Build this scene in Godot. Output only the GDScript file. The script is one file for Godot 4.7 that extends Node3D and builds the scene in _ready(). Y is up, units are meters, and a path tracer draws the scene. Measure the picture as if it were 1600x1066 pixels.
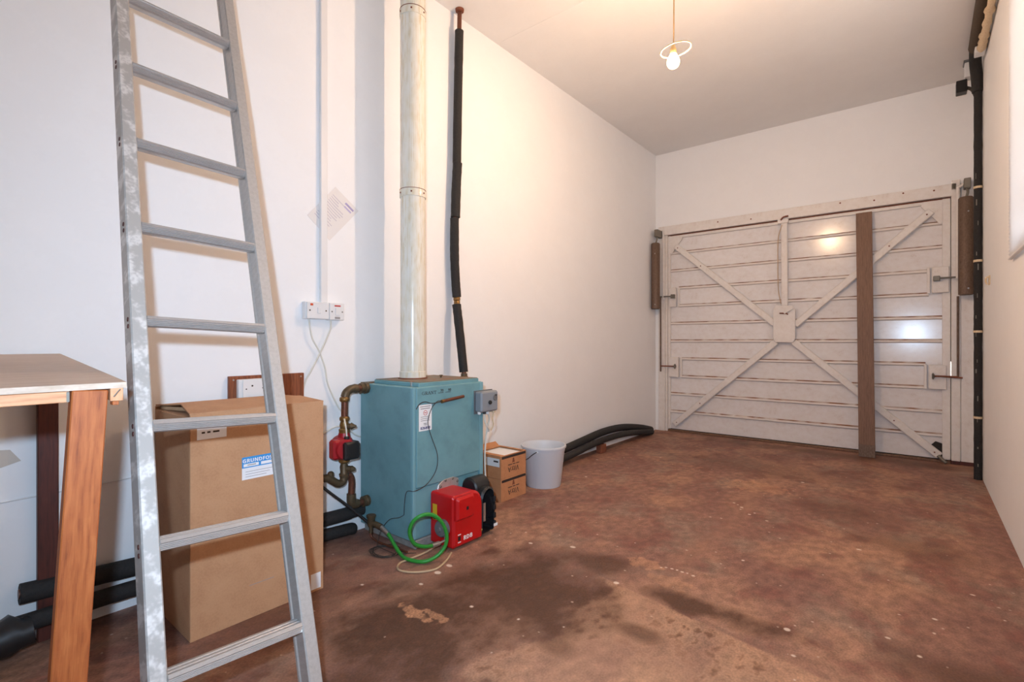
extends Node3D

# ------------------------------------------------------------------ constants of the place (metres)
const XL := -2.30      # inner face of the left wall
const XR := 0.36       # inner face of the right wall
const ZB := -5.40      # inner face of the far wall with the garage door
const ZF := 1.80       # inner face of the wall behind the photographer
const HC := 3.09       # ceiling height
const EYE := Vector3(0, 1.0, 0)
const YAW := 0.68262   # radians the photographer is turned to the left

const BULB := Vector3(-0.9725, 2.427, -2.503)
const BULB_COLOR := Color(1.0, 0.825, 0.66)
const BULB_ENERGY := 1.27
const FLASH_COLOR := Color(0.77, 0.885, 1.0)
const FLASH_ENERGY := 4.1
const SKY_ENERGY := 26.0
const EXPOSURE := 1.02

var M := {}
var used := {}
var rng := RandomNumberGenerator.new()
var box_cache := {}


func _ready() -> void:
	rng.seed = 20240611
	_camera_and_light()
	_materials()
	_structure()
	_garage_door()
	_window()
	_ladder()
	_workbench()
	_cardboard_box()
	_boiler()
	_burner()
	_boiler_pipework()
	_flue()
	_riser_pipe()
	_small_boxes()
	_bucket()
	_wall_pipes()
	_electrics()
	_pendant()
	_door_plank()
	_right_corner_pipe()


# ------------------------------------------------------------------ camera, sky, flash, exposure
func _camera_and_light() -> void:
	var cam := Camera3D.new()
	cam.name = "camera"
	add_child(cam)
	cam.position = EYE
	cam.rotation.y = YAW
	cam.fov = rad_to_deg(2.0 * atan(533.0 / 781.0))
	cam.near = 0.05
	cam.far = 60.0
	cam.current = true
	var env := Environment.new()
	env.background_mode = Environment.BG_SKY
	var sm := ProceduralSkyMaterial.new()
	sm.sky_top_color = Color(0.86, 0.89, 0.94)
	sm.sky_horizon_color = Color(0.95, 0.95, 0.95)
	sm.ground_horizon_color = Color(0.80, 0.79, 0.77)
	sm.ground_bottom_color = Color(0.45, 0.43, 0.40)
	sm.sun_angle_max = 0.0
	sm.energy_multiplier = SKY_ENERGY
	var sky := Sky.new()
	sky.sky_material = sm
	env.sky = sky
	env.tonemap_mode = Environment.TONE_MAPPER_LINEAR
	env.tonemap_exposure = EXPOSURE
	env.sdfgi_enabled = true
	env.ssao_enabled = true
	env.ssil_enabled = true
	var we := WorldEnvironment.new()
	we.name = "world_environment"
	we.environment = env
	add_child(we)
	# the photographer's flash, a hand's width above and left of the lens (its hard shadows lie below and right of the ladder)
	var right := Vector3(cos(YAW), 0, -sin(YAW))
	var fl := SpotLight3D.new()
	fl.name = "camera_flash"
	add_child(fl)
	fl.position = EYE + right * -0.075 + Vector3(0, 0.112, 0)
	fl.rotation.y = YAW
	fl.spot_angle = 72.0
	fl.spot_angle_attenuation = 1.0
	fl.spot_range = 14.0
	fl.spot_attenuation = 2.0
	fl.light_color = FLASH_COLOR
	fl.light_energy = FLASH_ENERGY
	fl.light_size = 0.018
	fl.shadow_enabled = true


# ------------------------------------------------------------------ nodes
func numbered(called: String) -> String:
	var n: int = used.get(called, 0)
	used[called] = n + 1
	return called if n == 0 else "%s_%03d" % [called, n]


func thing(called: String, at: Vector3, label: String, category: String, group := "") -> Node3D:
	var o := Node3D.new()
	o.name = numbered(called)
	add_child(o)
	o.position = at
	tag(o, label, category, group)
	return o


func tag(o: Node, label: String, category := "", group := "", kind := "") -> void:
	if label: o.set_meta("label", label)
	if category: o.set_meta("category", category)
	if group: o.set_meta("group", group)
	if kind: o.set_meta("kind", kind)


func setting(called: String, at := Vector3.ZERO, label := "") -> Node3D:
	var o := Node3D.new()
	o.name = called
	add_child(o)
	o.position = at
	tag(o, label, "", "", "structure")
	return o


# a mesh given in world coordinates (moved by xf) under a parent
func part(parent: Node3D, called: String, mesh: Mesh, mat: Material, xf := Transform3D.IDENTITY, label := "") -> MeshInstance3D:
	var o := MeshInstance3D.new()
	o.name = called
	o.mesh = mesh
	o.material_override = mat
	parent.add_child(o, true)
	o.global_transform = xf
	if label: o.set_meta("label", label)
	return o


func pbox(parent: Node3D, called: String, mat: Material, a: Vector3, b: Vector3, bevel := 0.002, label := "") -> MeshInstance3D:
	var lo := Vector3(minf(a.x, b.x), minf(a.y, b.y), minf(a.z, b.z))
	var hi := Vector3(maxf(a.x, b.x), maxf(a.y, b.y), maxf(a.z, b.z))
	return part(parent, called, bevel_box(hi - lo, bevel), mat, Transform3D(Basis(), (lo + hi) * 0.5), label)


# a bevelled bar from p to q; 'face' is the direction its width w is measured across from
func pbar(parent: Node3D, called: String, mat: Material, p: Vector3, q: Vector3, w: float, h: float, face: Vector3, bevel := 0.002, label := "") -> MeshInstance3D:
	var y := (q - p).normalized()
	var z := (face - y * face.dot(y)).normalized()
	var x := y.cross(z)
	return part(parent, called, bevel_box(Vector3(w, p.distance_to(q), h), bevel), mat, Transform3D(Basis(x, y, z), (p + q) * 0.5), label)


func plathe(parent: Node3D, called: String, mat: Material, at: Vector3, axis: Vector3, profile: Array, seg := 20, label := "") -> MeshInstance3D:
	var y := axis.normalized()
	var t := Vector3.RIGHT if absf(y.x) < 0.8 else Vector3.BACK
	var z := t.cross(y).normalized()
	var x := y.cross(z)
	return part(parent, called, lathe(profile, seg), mat, Transform3D(Basis(x, y, z), at), label)


func ptube(parent: Node3D, called: String, mat: Material, pts: Array, r: float, seg := 10, smooth := true, label := "") -> MeshInstance3D:
	return part(parent, called, tube(curve(pts) if smooth else pts, r, seg), mat, Transform3D.IDENTITY, label)


const FACE_X := Basis(Vector3(0, 0, -1), Vector3(0, 1, 0), Vector3(1, 0, 0))     # reads from +x
const FACE_X_TURNED := Basis(Vector3(0, 0, 1), Vector3(0, -1, 0), Vector3(1, 0, 0))
const FACE_Z := Basis(Vector3(1, 0, 0), Vector3(0, 1, 0), Vector3(0, 0, 1))


func ptext(parent: Node3D, words: String, cap: float, basis: Basis, at: Vector3, mat: Material, bold := false, wide := 1.0, serif := false) -> MeshInstance3D:
	var f := SystemFont.new()
	f.font_names = PackedStringArray(["Droid Serif" if serif else "Droid Sans"])
	f.font_weight = 700 if bold else 400
	var m := TextMesh.new()
	m.text = words
	m.font = f
	m.font_size = 32
	m.pixel_size = cap / (32.0 * 0.715)
	m.depth = 0.0006
	m.curve_step = 2.0
	var b := Basis(basis.x * wide, basis.y, basis.z)
	return part(parent, "lettering", m, mat, Transform3D(b, at))


# ------------------------------------------------------------------ mesh builders
func tri(st: SurfaceTool, a: Vector3, b: Vector3, c: Vector3, na: Vector3, nb: Vector3, nc: Vector3, ca := Color.WHITE, cb := Color.WHITE, cc := Color.WHITE) -> void:
	if (b - a).cross(c - a).dot(na + nb + nc) > 0.0:
		var t := b; b = c; c = t
		var n := nb; nb = nc; nc = n
		var k := cb; cb = cc; cc = k
	st.set_color(ca); st.set_normal(na); st.add_vertex(a)
	st.set_color(cb); st.set_normal(nb); st.add_vertex(b)
	st.set_color(cc); st.set_normal(nc); st.add_vertex(c)


func quad(st: SurfaceTool, a: Vector3, b: Vector3, c: Vector3, d: Vector3, n: Vector3, col := Color.WHITE) -> void:
	tri(st, a, b, c, n, n, n, col, col, col)
	tri(st, a, c, d, n, n, n, col, col, col)


func start() -> SurfaceTool:
	var st := SurfaceTool.new()
	st.begin(Mesh.PRIMITIVE_TRIANGLES)
	return st


func bevel_box(size: Vector3, bevel: float) -> ArrayMesh:
	var key := "%s/%.5f" % [size, bevel]
	if box_cache.has(key):
		return box_cache[key]
	var h := size * 0.5
	var b := minf(bevel, minf(h.x, minf(h.y, h.z)) * 0.45)
	var st := start()
	for ax in 3:
		var u := (ax + 1) % 3
		var v := (ax + 2) % 3
		for s in [-1.0, 1.0]:
			var n := Vector3.ZERO
			n[ax] = s
			var q := []
			for k in [[-1, -1], [1, -1], [1, 1], [-1, 1]]:
				var p := Vector3.ZERO
				p[ax] = h[ax] * s
				p[u] = (h[u] - b) * k[0]
				p[v] = (h[v] - b) * k[1]
				q.append(p)
			quad(st, q[0], q[1], q[2], q[3], n)
	if b > 0.0:
		for ax in 3:      # edges along ax
			var u := (ax + 1) % 3
			var v := (ax + 2) % 3
			for su in [-1.0, 1.0]:
				for sv in [-1.0, 1.0]:
					var n := Vector3.ZERO
					n[u] = su
					n[v] = sv
					n = n.normalized()
					var q := []
					for k in [[-1, 0], [1, 0], [1, 1], [-1, 1]]:
						var p := Vector3.ZERO
						p[ax] = (h[ax] - b) * k[0]
						p[u] = (h[u] if k[1] == 0 else h[u] - b) * su
						p[v] = (h[v] - b if k[1] == 0 else h[v]) * sv
						q.append(p)
					quad(st, q[0], q[1], q[2], q[3], n)
		for sx in [-1.0, 1.0]:
			for sy in [-1.0, 1.0]:
				for sz in [-1.0, 1.0]:
					var s := Vector3(sx, sy, sz)
					var n := s.normalized()
					tri(st, Vector3(h.x, h.y - b, h.z - b) * s, Vector3(h.x - b, h.y, h.z - b) * s, Vector3(h.x - b, h.y - b, h.z) * s, n, n, n)
	var m := st.commit()
	box_cache[key] = m
	return m


func curve(pts: Array, step := 6) -> Array:
	var out := []
	var n := pts.size()
	for i in n - 1:
		var p0: Vector3 = pts[maxi(i - 1, 0)]
		var p1: Vector3 = pts[i]
		var p2: Vector3 = pts[i + 1]
		var p3: Vector3 = pts[mini(i + 2, n - 1)]
		for k in step:
			out.append(p1.cubic_interpolate(p2, p0, p3, float(k) / step))
	out.append(pts[n - 1])
	return out


func tube(pts: Array, r: float, seg := 10, radii: Array = []) -> ArrayMesh:
	var st := start()
	var n := pts.size()
	var rings := []
	var norms := []
	var side := Vector3.ZERO
	for i in n:
		var d: Vector3 = (pts[mini(i + 1, n - 1)] - pts[maxi(i - 1, 0)]).normalized()
		if i == 0:
			side = (Vector3.UP if absf(d.y) < 0.9 else Vector3.RIGHT).cross(d).normalized()
		else:
			side = (side - d * side.dot(d)).normalized()
		var up := d.cross(side)
		var ring := []
		var nor := []
		var rr: float = radii[i] if radii.size() else r
		for k in seg:
			var a := TAU * k / seg
			var v := side * cos(a) + up * sin(a)
			ring.append(pts[i] + v * rr)
			nor.append(v)
		rings.append(ring)
		norms.append(nor)
	for i in n - 1:
		for k in seg:
			var j := (k + 1) % seg
			tri(st, rings[i][k], rings[i][j], rings[i + 1][j], norms[i][k], norms[i][j], norms[i + 1][j])
			tri(st, rings[i][k], rings[i + 1][j], rings[i + 1][k], norms[i][k], norms[i + 1][j], norms[i + 1][k])
	for e in [0, n - 1]:
		var d: Vector3 = (pts[0] - pts[1]).normalized() if e == 0 else (pts[n - 1] - pts[n - 2]).normalized()
		for k in seg:
			tri(st, pts[e], rings[e][k], rings[e][(k + 1) % seg], d, d, d)
	return st.commit()


# profile: array of Vector2(radius, height) along the y axis
func lathe(profile: Array, seg := 20) -> ArrayMesh:
	var st := start()
	var n := profile.size()
	var sn := []
	for i in n - 1:
		var d: Vector2 = profile[i + 1] - profile[i]
		sn.append(Vector2(d.y, -d.x).normalized())
	for i in n - 1:
		var a: Vector2 = profile[i]
		var b: Vector2 = profile[i + 1]
		var s: Vector2 = sn[i]
		var na := s
		var nb := s
		if i > 0 and s.dot(sn[i - 1]) > 0.75: na = (s + sn[i - 1]).normalized()
		if i < n - 2 and s.dot(sn[i + 1]) > 0.75: nb = (s + sn[i + 1]).normalized()
		for k in seg:
			var c0 := Vector2.from_angle(TAU * k / seg)
			var c1 := Vector2.from_angle(TAU * (k + 1) / seg)
			var p := [Vector3(c0.x * a.x, a.y, c0.y * a.x), Vector3(c1.x * a.x, a.y, c1.y * a.x), Vector3(c1.x * b.x, b.y, c1.y * b.x), Vector3(c0.x * b.x, b.y, c0.y * b.x)]
			var q := [Vector3(c0.x * na.x, na.y, c0.y * na.x), Vector3(c1.x * na.x, na.y, c1.y * na.x), Vector3(c1.x * nb.x, nb.y, c1.y * nb.x), Vector3(c0.x * nb.x, nb.y, c0.y * nb.x)]
			if a.x > 1e-6:
				tri(st, p[0], p[1], p[2], q[0], q[1], q[2])
			if b.x > 1e-6:
				tri(st, p[0], p[2], p[3], q[0], q[2], q[3])
	return st.commit()


func cyl(r: float, h: float, b := 0.002) -> Array:
	return [Vector2(0, 0), Vector2(r - b, 0), Vector2(r, b), Vector2(r, h - b), Vector2(r - b, h), Vector2(0, h)]


# polygon in local x, y extruded along local z from 0 to depth, the far edge bevelled by scaling about the middle
func extrude(poly: PackedVector2Array, depth: float, bevel := 0.0) -> ArrayMesh:
	var st := start()
	var c := Vector2.ZERO
	var lo := poly[0]
	var hi := poly[0]
	for p in poly:
		lo = lo.min(p)
		hi = hi.max(p)
	c = (lo + hi) * 0.5
	var shrink := Vector2(1.0 - 2.0 * bevel / (hi.x - lo.x), 1.0 - 2.0 * bevel / (hi.y - lo.y))
	var n := poly.size()
	var ccw := not Geometry2D.is_polygon_clockwise(poly)
	var top := PackedVector2Array()
	for p in poly:
		top.append(c + (p - c) * shrink)
	for i in n:
		var a := poly[i]
		var b := poly[(i + 1) % n]
		var e := b - a
		var o := Vector2(e.y, -e.x).normalized() * (1.0 if ccw else -1.0)
		var nn := Vector3(o.x, o.y, 0)
		var d := depth - bevel
		quad(st, Vector3(a.x, a.y, 0), Vector3(b.x, b.y, 0), Vector3(b.x, b.y, d), Vector3(a.x, a.y, d), nn)
		if bevel > 0.0:
			var a2 := top[i]
			var b2 := top[(i + 1) % n]
			quad(st, Vector3(a.x, a.y, d), Vector3(b.x, b.y, d), Vector3(b2.x, b2.y, depth), Vector3(a2.x, a2.y, depth), (nn + Vector3.BACK).normalized())
	var t := Geometry2D.triangulate_polygon(top)
	for i in range(0, t.size(), 3):
		var q := [top[t[i]], top[t[i + 1]], top[t[i + 2]]]
		var w := [poly[t[i]], poly[t[i + 1]], poly[t[i + 2]]]
		tri(st, Vector3(q[0].x, q[0].y, depth), Vector3(q[1].x, q[1].y, depth), Vector3(q[2].x, q[2].y, depth), Vector3.BACK, Vector3.BACK, Vector3.BACK)
		tri(st, Vector3(w[0].x, w[0].y, 0), Vector3(w[1].x, w[1].y, 0), Vector3(w[2].x, w[2].y, 0), Vector3.FORWARD, Vector3.FORWARD, Vector3.FORWARD)
	return st.commit()


# rectangle with four corner radii (bl, br, tr, tl)
func rounded(a: Vector2, b: Vector2, r: Array, seg := 5) -> PackedVector2Array:
	var out := PackedVector2Array()
	var cs := [Vector2(a.x + r[0], a.y + r[0]), Vector2(b.x - r[1], a.y + r[1]), Vector2(b.x - r[2], b.y - r[2]), Vector2(a.x + r[3], b.y - r[3])]
	for k in 4:
		for i in seg + 1:
			out.append(cs[k] + Vector2.from_angle(PI + PI / 2 * k + PI / 2 * i / seg) * r[k])
	return out


# flat sheet with its own uv, p0 top left, p1 top right, p2 bottom right, p3 bottom left; has a thickness towards -n
func sheet(p: Array, n: Vector3, thick: float) -> ArrayMesh:
	var st := start()
	var uv := [Vector2(0, 0), Vector2(1, 0), Vector2(1, 1), Vector2(0, 1)]
	var order := [[0, 1, 2], [0, 2, 3]]
	for o in order:
		var w: Array = o.duplicate()
		if (p[o[1]] - p[o[0]]).cross(p[o[2]] - p[o[0]]).dot(n) > 0: w = [o[0], o[2], o[1]]
		for k in w:
			st.set_normal(n); st.set_uv(uv[k]); st.add_vertex(p[k])
		var v := [w[0], w[2], w[1]]
		for k in v:
			st.set_normal(-n); st.set_uv(Vector2(0.02, 0.98)); st.add_vertex(p[k] - n * thick)
	for i in 4:
		var a: Vector3 = p[i]
		var b: Vector3 = p[(i + 1) % 4]
		var o := (b - a).cross(n).normalized()
		if o.dot(a - (p[0] + p[2]) * 0.5) < 0: o = -o
		var q := [a, b, b - n * thick, a, b - n * thick, a - n * thick]
		if (q[1] - q[0]).cross(q[2] - q[0]).dot(o) > 0: q = [a, b - n * thick, b, a, a - n * thick, b - n * thick]
		for v in q:
			st.set_normal(o); st.set_uv(Vector2(0.02, 0.98)); st.add_vertex(v)
	return st.commit()


# ------------------------------------------------------------------ materials
func noise_bytes(w: int, h: int, freq: float, seed_: int, oct := 4, type := FastNoiseLite.TYPE_SIMPLEX_SMOOTH) -> PackedByteArray:
	var n := FastNoiseLite.new()
	n.noise_type = type
	n.seed = seed_
	n.frequency = freq
	n.fractal_octaves = oct
	return n.get_seamless_image(w, h).get_data()


func mix_texture(w: int, h: int, stops: Array, layers: Array) -> ImageTexture:
	# stops: colours from low to high; layers: [bytes, weight] summed to 0..1
	var data := PackedByteArray()
	data.resize(w * h * 3)
	var lut := []
	for i in 256:
		var t := i / 255.0 * (stops.size() - 1)
		var k := mini(int(t), stops.size() - 2)
		lut.append(stops[k].lerp(stops[k + 1], t - k))
	for i in w * h:
		var v := 0.0
		for l in layers:
			v += l[0][i] * l[1]
		var c: Color = lut[clampi(int(v), 0, 255)]
		data[i * 3] = int(c.r * 255)
		data[i * 3 + 1] = int(c.g * 255)
		data[i * 3 + 2] = int(c.b * 255)
	var im := Image.create_from_data(w, h, false, Image.FORMAT_RGB8, data)
	return ImageTexture.create_from_image(im)


func gray_texture(w: int, h: int, bytes: PackedByteArray) -> ImageTexture:
	return ImageTexture.create_from_image(Image.create_from_data(w, h, false, Image.FORMAT_L8, bytes))


func mat(c: Color, rough := 0.6, metal := 0.0, spec := 0.5) -> StandardMaterial3D:
	var m := StandardMaterial3D.new()
	m.albedo_color = c
	m.roughness = rough
	m.metallic = metal
	m.metallic_specular = spec
	return m


func tri_mat(tex: Texture2D, scale: Vector3, rough := 0.6, metal := 0.0, tint := Color.WHITE, world := false) -> StandardMaterial3D:
	var m := mat(tint, rough, metal)
	m.albedo_texture = tex
	m.uv1_triplanar = true
	m.uv1_world_triplanar = world
	m.uv1_scale = scale
	return m


func relief(m: StandardMaterial3D, tex: Texture2D, cm: float) -> StandardMaterial3D:
	m.heightmap_enabled = true
	m.heightmap_texture = tex
	m.heightmap_scale = cm
	return m


func C8(r: int, g: int, b: int) -> Color:
	return Color(r / 255.0, g / 255.0, b / 255.0)


func _materials() -> void:
	var s := 256
	var coarse := noise_bytes(s, s, 0.012, 3, 4)
	var mid := noise_bytes(s, s, 0.045, 5, 4)
	var fine := noise_bytes(s, s, 0.22, 9, 3)
	var fine_tex := gray_texture(s, s, fine)
	var mid_tex := gray_texture(s, s, mid)
	# painted plaster
	var wall_tex := mix_texture(s, s, [C8(243, 243, 243), C8(245, 245, 245), C8(247, 247, 247)], [[coarse, 0.5], [mid, 0.3], [fine, 0.2]])
	M.wall = relief(tri_mat(wall_tex, Vector3.ONE * 0.7, 0.75, 0.0, Color.WHITE, true), mid_tex, 0.05)
	var ceil_tex := mix_texture(s, s, [C8(232, 230, 227), C8(235, 233, 230), C8(238, 236, 233)], [[coarse, 0.5], [mid, 0.3], [fine, 0.2]])
	M.ceiling = tri_mat(ceil_tex, Vector3.ONE * 0.6, 0.9, 0.0, Color.WHITE, true)
	# glossy enamel of the garage door, smudged
	var door_tex := mix_texture(s, s, [C8(208, 197, 190), C8(229, 224, 221), C8(234, 231, 230), C8(236, 234, 233)], [[coarse, 0.3], [mid, 0.45], [fine, 0.25]])
	M.door = tri_mat(door_tex, Vector3(1.3, 1.7, 1.3), 0.17, 0.0, Color.WHITE, true)
	M.door_frame = tri_mat(door_tex, Vector3(2, 2, 2), 0.42, 0.0, Color(1.0, 0.99, 0.97), true)
	var vm := mat(Color.WHITE, 0.5)
	vm.vertex_color_use_as_albedo = true
	M.vertex = vm
	# wood, grain along v or along u
	var g1 := noise_bytes(s, s, 0.02, 21, 3)
	for k in [["leg", [C8(118, 56, 23), C8(164, 86, 41), C8(184, 104, 53), C8(195, 117, 65)]], ["top", [C8(160, 134, 112), C8(197, 171, 148), C8(210, 186, 165), C8(216, 196, 178)]], ["apron", [C8(176, 104, 66), C8(214, 150, 106), C8(226, 170, 126), C8(232, 182, 140)]], ["dark", [C8(58, 24, 16), C8(84, 36, 25), C8(100, 46, 32)]], ["plank", [C8(92, 66, 50), C8(124, 92, 71), C8(138, 106, 84)]], ["board", [C8(92, 44, 22), C8(140, 76, 44), C8(166, 98, 60)]]]:
		var by := PackedByteArray()
		by.resize(s * s)
		for y in s:
			for x in s:
				# rings: stretched noise along v
				var yy := absi(y - 128)
				var w := sin((x * 0.344) + g1[yy * s + x] * 0.034 + g1[(yy * 2 % s) * s + (x * 3) % s] * 0.010) * 0.5 + 0.5
				var f := fine[(yy / 3) * s + (x * 5) % s] / 255.0
				by[y * s + x] = int(clampf(w * 0.22 + f * 0.38 + mid[(yy / 2) * s + x] / 255.0 * 0.4, 0, 1) * 255)
		M["wood_" + k[0]] = tri_mat(mix_texture(s, s, k[1], [[by, 1.0]]), Vector3(5, 5, 1) if k[0] == "top" else Vector3(5, 1, 5), 0.55)
		var turned := PackedByteArray()
		turned.resize(s * s)
		for y in s:
			for x in s:
				turned[x * s + y] = by[y * s + x]
		if k[0] == "apron":
			M["wood_" + k[0]] = tri_mat(mix_texture(s, s, k[1], [[turned, 1.0]]), Vector3(5, 5, 1), 0.6)
	# metals
	var al_tex := mix_texture(s, s, [C8(170, 169, 168), C8(184, 184, 184), C8(193, 193, 194), C8(198, 198, 200)], [[mid, 0.5], [fine, 0.5]])
	M.alu = tri_mat(al_tex, Vector3(6, 1.2, 6), 0.40, 0.5, Color(1.0, 0.975, 0.945))
	var streak := PackedByteArray()
	streak.resize(s * s)
	for y in s:
		for x in s:
			var v := mid[y * s + x] * 0.55 + fine[y * s + x] * 0.25 + coarse[y * s + x] * 0.2
			streak[y * s + x] = clampi(int((v - 110) * 5.0), 0, 255)
	var splash_tex := mix_texture(s, s, [C8(178, 176, 174), C8(186, 184, 182), C8(200, 198, 197), C8(218, 217, 216)], [[streak, 1.0]])
	M.alu_paint = tri_mat(splash_tex, Vector3(1.7, 0.8, 1.7), 0.45, 0.3, Color(1.0, 0.985, 0.965))
	M.alu_bright = tri_mat(al_tex, Vector3(6, 6, 2.0), 0.3, 0.6, Color(1.0, 0.98, 0.96))
	M.rivet = mat(C8(86, 44, 36), 0.6, 0.3)
	M.steel = mat(C8(176, 174, 170), 0.35, 0.8)
	M.steel_dull = mat(C8(128, 122, 112), 0.5, 0.6)
	M.brass = tri_mat(mix_texture(s, s, [C8(96, 70, 38), C8(140, 106, 60), C8(164, 130, 76)], [[mid, 0.6], [fine, 0.4]]), Vector3.ONE * 14, 0.38, 0.6)
	M.copper = tri_mat(mix_texture(s, s, [C8(78, 48, 36), C8(116, 72, 54), C8(138, 88, 64)], [[mid, 0.6], [fine, 0.4]]), Vector3.ONE * 9, 0.42, 0.5)
	M.bronze = tri_mat(mix_texture(s, s, [C8(70, 60, 46), C8(100, 84, 62), C8(122, 98, 70)], [[mid, 0.6], [fine, 0.4]]), Vector3.ONE * 12, 0.5, 0.45)
	# cardboard
	var card := mix_texture(s, s, [C8(176, 128, 92), C8(194, 147, 108), C8(202, 156, 118)], [[coarse, 0.4], [mid, 0.2], [fine, 0.4]])
	M.card = tri_mat(card, Vector3.ONE * 2.0, 0.85)
	M.card_small = tri_mat(card, Vector3.ONE * 4.0, 0.85, 0.0, Color(1.0, 0.92, 0.86))
	M.paper = mat(C8(236, 236, 238), 0.7)
	M.scrap = mat(C8(206, 196, 184), 0.7)
	M.blue = mat(C8(52, 146, 214), 0.5)
	M.white = mat(C8(240, 240, 240), 0.5)
	M.ink = mat(C8(52, 42, 38), 0.7)
	M.ink_grey = mat(C8(150, 146, 146), 0.7)
	M.ink_red = mat(C8(196, 60, 52), 0.6)
	M.ink_blue = mat(C8(40, 40, 110), 0.6)
	# boiler enamel
	var teal := mix_texture(s, s, [C8(98, 142, 149), C8(110, 157, 165), C8(115, 163, 171)], [[coarse, 0.6], [mid, 0.3], [fine, 0.1]])
	M.teal = tri_mat(teal, Vector3.ONE * 1.6, 0.36)
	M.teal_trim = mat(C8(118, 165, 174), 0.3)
	var rusty := mix_texture(s, s, [C8(104, 62, 38), C8(132, 92, 62), C8(118, 116, 100), C8(96, 122, 118)], [[coarse, 0.5], [mid, 0.4], [fine, 0.1]])
	M.rusty = tri_mat(rusty, Vector3.ONE * 2.4, 0.55)
	M.concrete = tri_mat(mix_texture(s, s, [C8(126, 122, 116), C8(160, 156, 150)], [[mid, 0.6], [fine, 0.4]]), Vector3.ONE * 3, 0.8)
	M.red = mat(C8(196, 14, 18), 0.32)
	M.red_pump = mat(C8(166, 24, 34), 0.4)
	M.black = mat(C8(30, 30, 31), 0.45)
	M.black_soft = relief(tri_mat(mix_texture(s, s, [C8(26, 25, 25), C8(40, 38, 37), C8(58, 55, 53)], [[mid, 0.5], [fine, 0.5]]), Vector3.ONE * 6, 0.8), fine_tex, 0.15)
	M.grey_box = mat(C8(138, 144, 150), 0.5)
	M.grey_dial = mat(C8(112, 114, 116), 0.45, 0.2)
	M.yellow = mat(C8(222, 176, 30), 0.5)
	M.green = mat(C8(44, 142, 52), 0.42)
	M.tan_cord = mat(C8(196, 166, 130), 0.7)
	M.wire = mat(C8(62, 54, 48), 0.6)
	M.cable_white = mat(C8(222, 219, 208), 0.5)
	M.plastic = mat(C8(232, 231, 230), 0.4)
	M.orange = mat(C8(214, 84, 40), 0.4)
	# flue enamel: cream with stains running down
	var run := PackedByteArray()
	run.resize(s * s)
	for y in s:
		for x in s:
			run[y * s + x] = clampi(int((fine[(y / 24 % s) * s + (x * 2) % s] * 0.5 + mid[y * s + x] * 0.3 + coarse[y * s + x] * 0.2 - 60) * 1.7), 0, 255)
	var flue_tex := mix_texture(s, s, [C8(206, 186, 142), C8(226, 220, 200), C8(233, 231, 220), C8(236, 235, 228), C8(236, 236, 230)], [[run, 1.0]])
	M.flue = tri_mat(flue_tex, Vector3(3.5, 0.9, 3.5), 0.22)
	M.rust = tri_mat(mix_texture(s, s, [C8(92, 46, 30), C8(128, 72, 48), C8(150, 96, 66)], [[mid, 0.6], [fine, 0.4]]), Vector3.ONE * 10, 0.7)
	# bucket
	M.bucket = mat(C8(214, 217, 222), 0.4)
	M.bucket.subsurf_scatter_enabled = false
	# galvanised/rusted spring covers
	M.spring = tri_mat(mix_texture(s, s, [C8(78, 58, 46), C8(112, 90, 75), C8(134, 114, 98)], [[mid, 0.6], [fine, 0.4]]), Vector3(8, 3, 8), 0.55, 0.2)
	M.cream = tri_mat(mix_texture(s, s, [C8(190, 160, 120), C8(226, 204, 170), C8(236, 220, 194)], [[mid, 0.6], [fine, 0.4]]), Vector3.ONE * 8, 0.8)
	M.pipe_brown = tri_mat(mix_texture(s, s, [C8(52, 40, 26), C8(74, 58, 40), C8(92, 74, 52)], [[mid, 0.6], [fine, 0.4]]), Vector3.ONE * 6, 0.7)
	# window
	M.glass = mat(Color(0.95, 0.97, 0.97, 0.08), 0.02)
	M.glass.transparency = BaseMaterial3D.TRANSPARENCY_ALPHA
	M.blind = mat(C8(242, 242, 242), 0.5)
	M.blind.backlight_enabled = true
	M.blind.backlight = Color(0.52, 0.52, 0.52)
	M.cord = mat(C8(190, 150, 96), 0.7)
	M.ring = mat(C8(206, 176, 118), 0.4)
	_floor_material(coarse, mid, fine)


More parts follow.
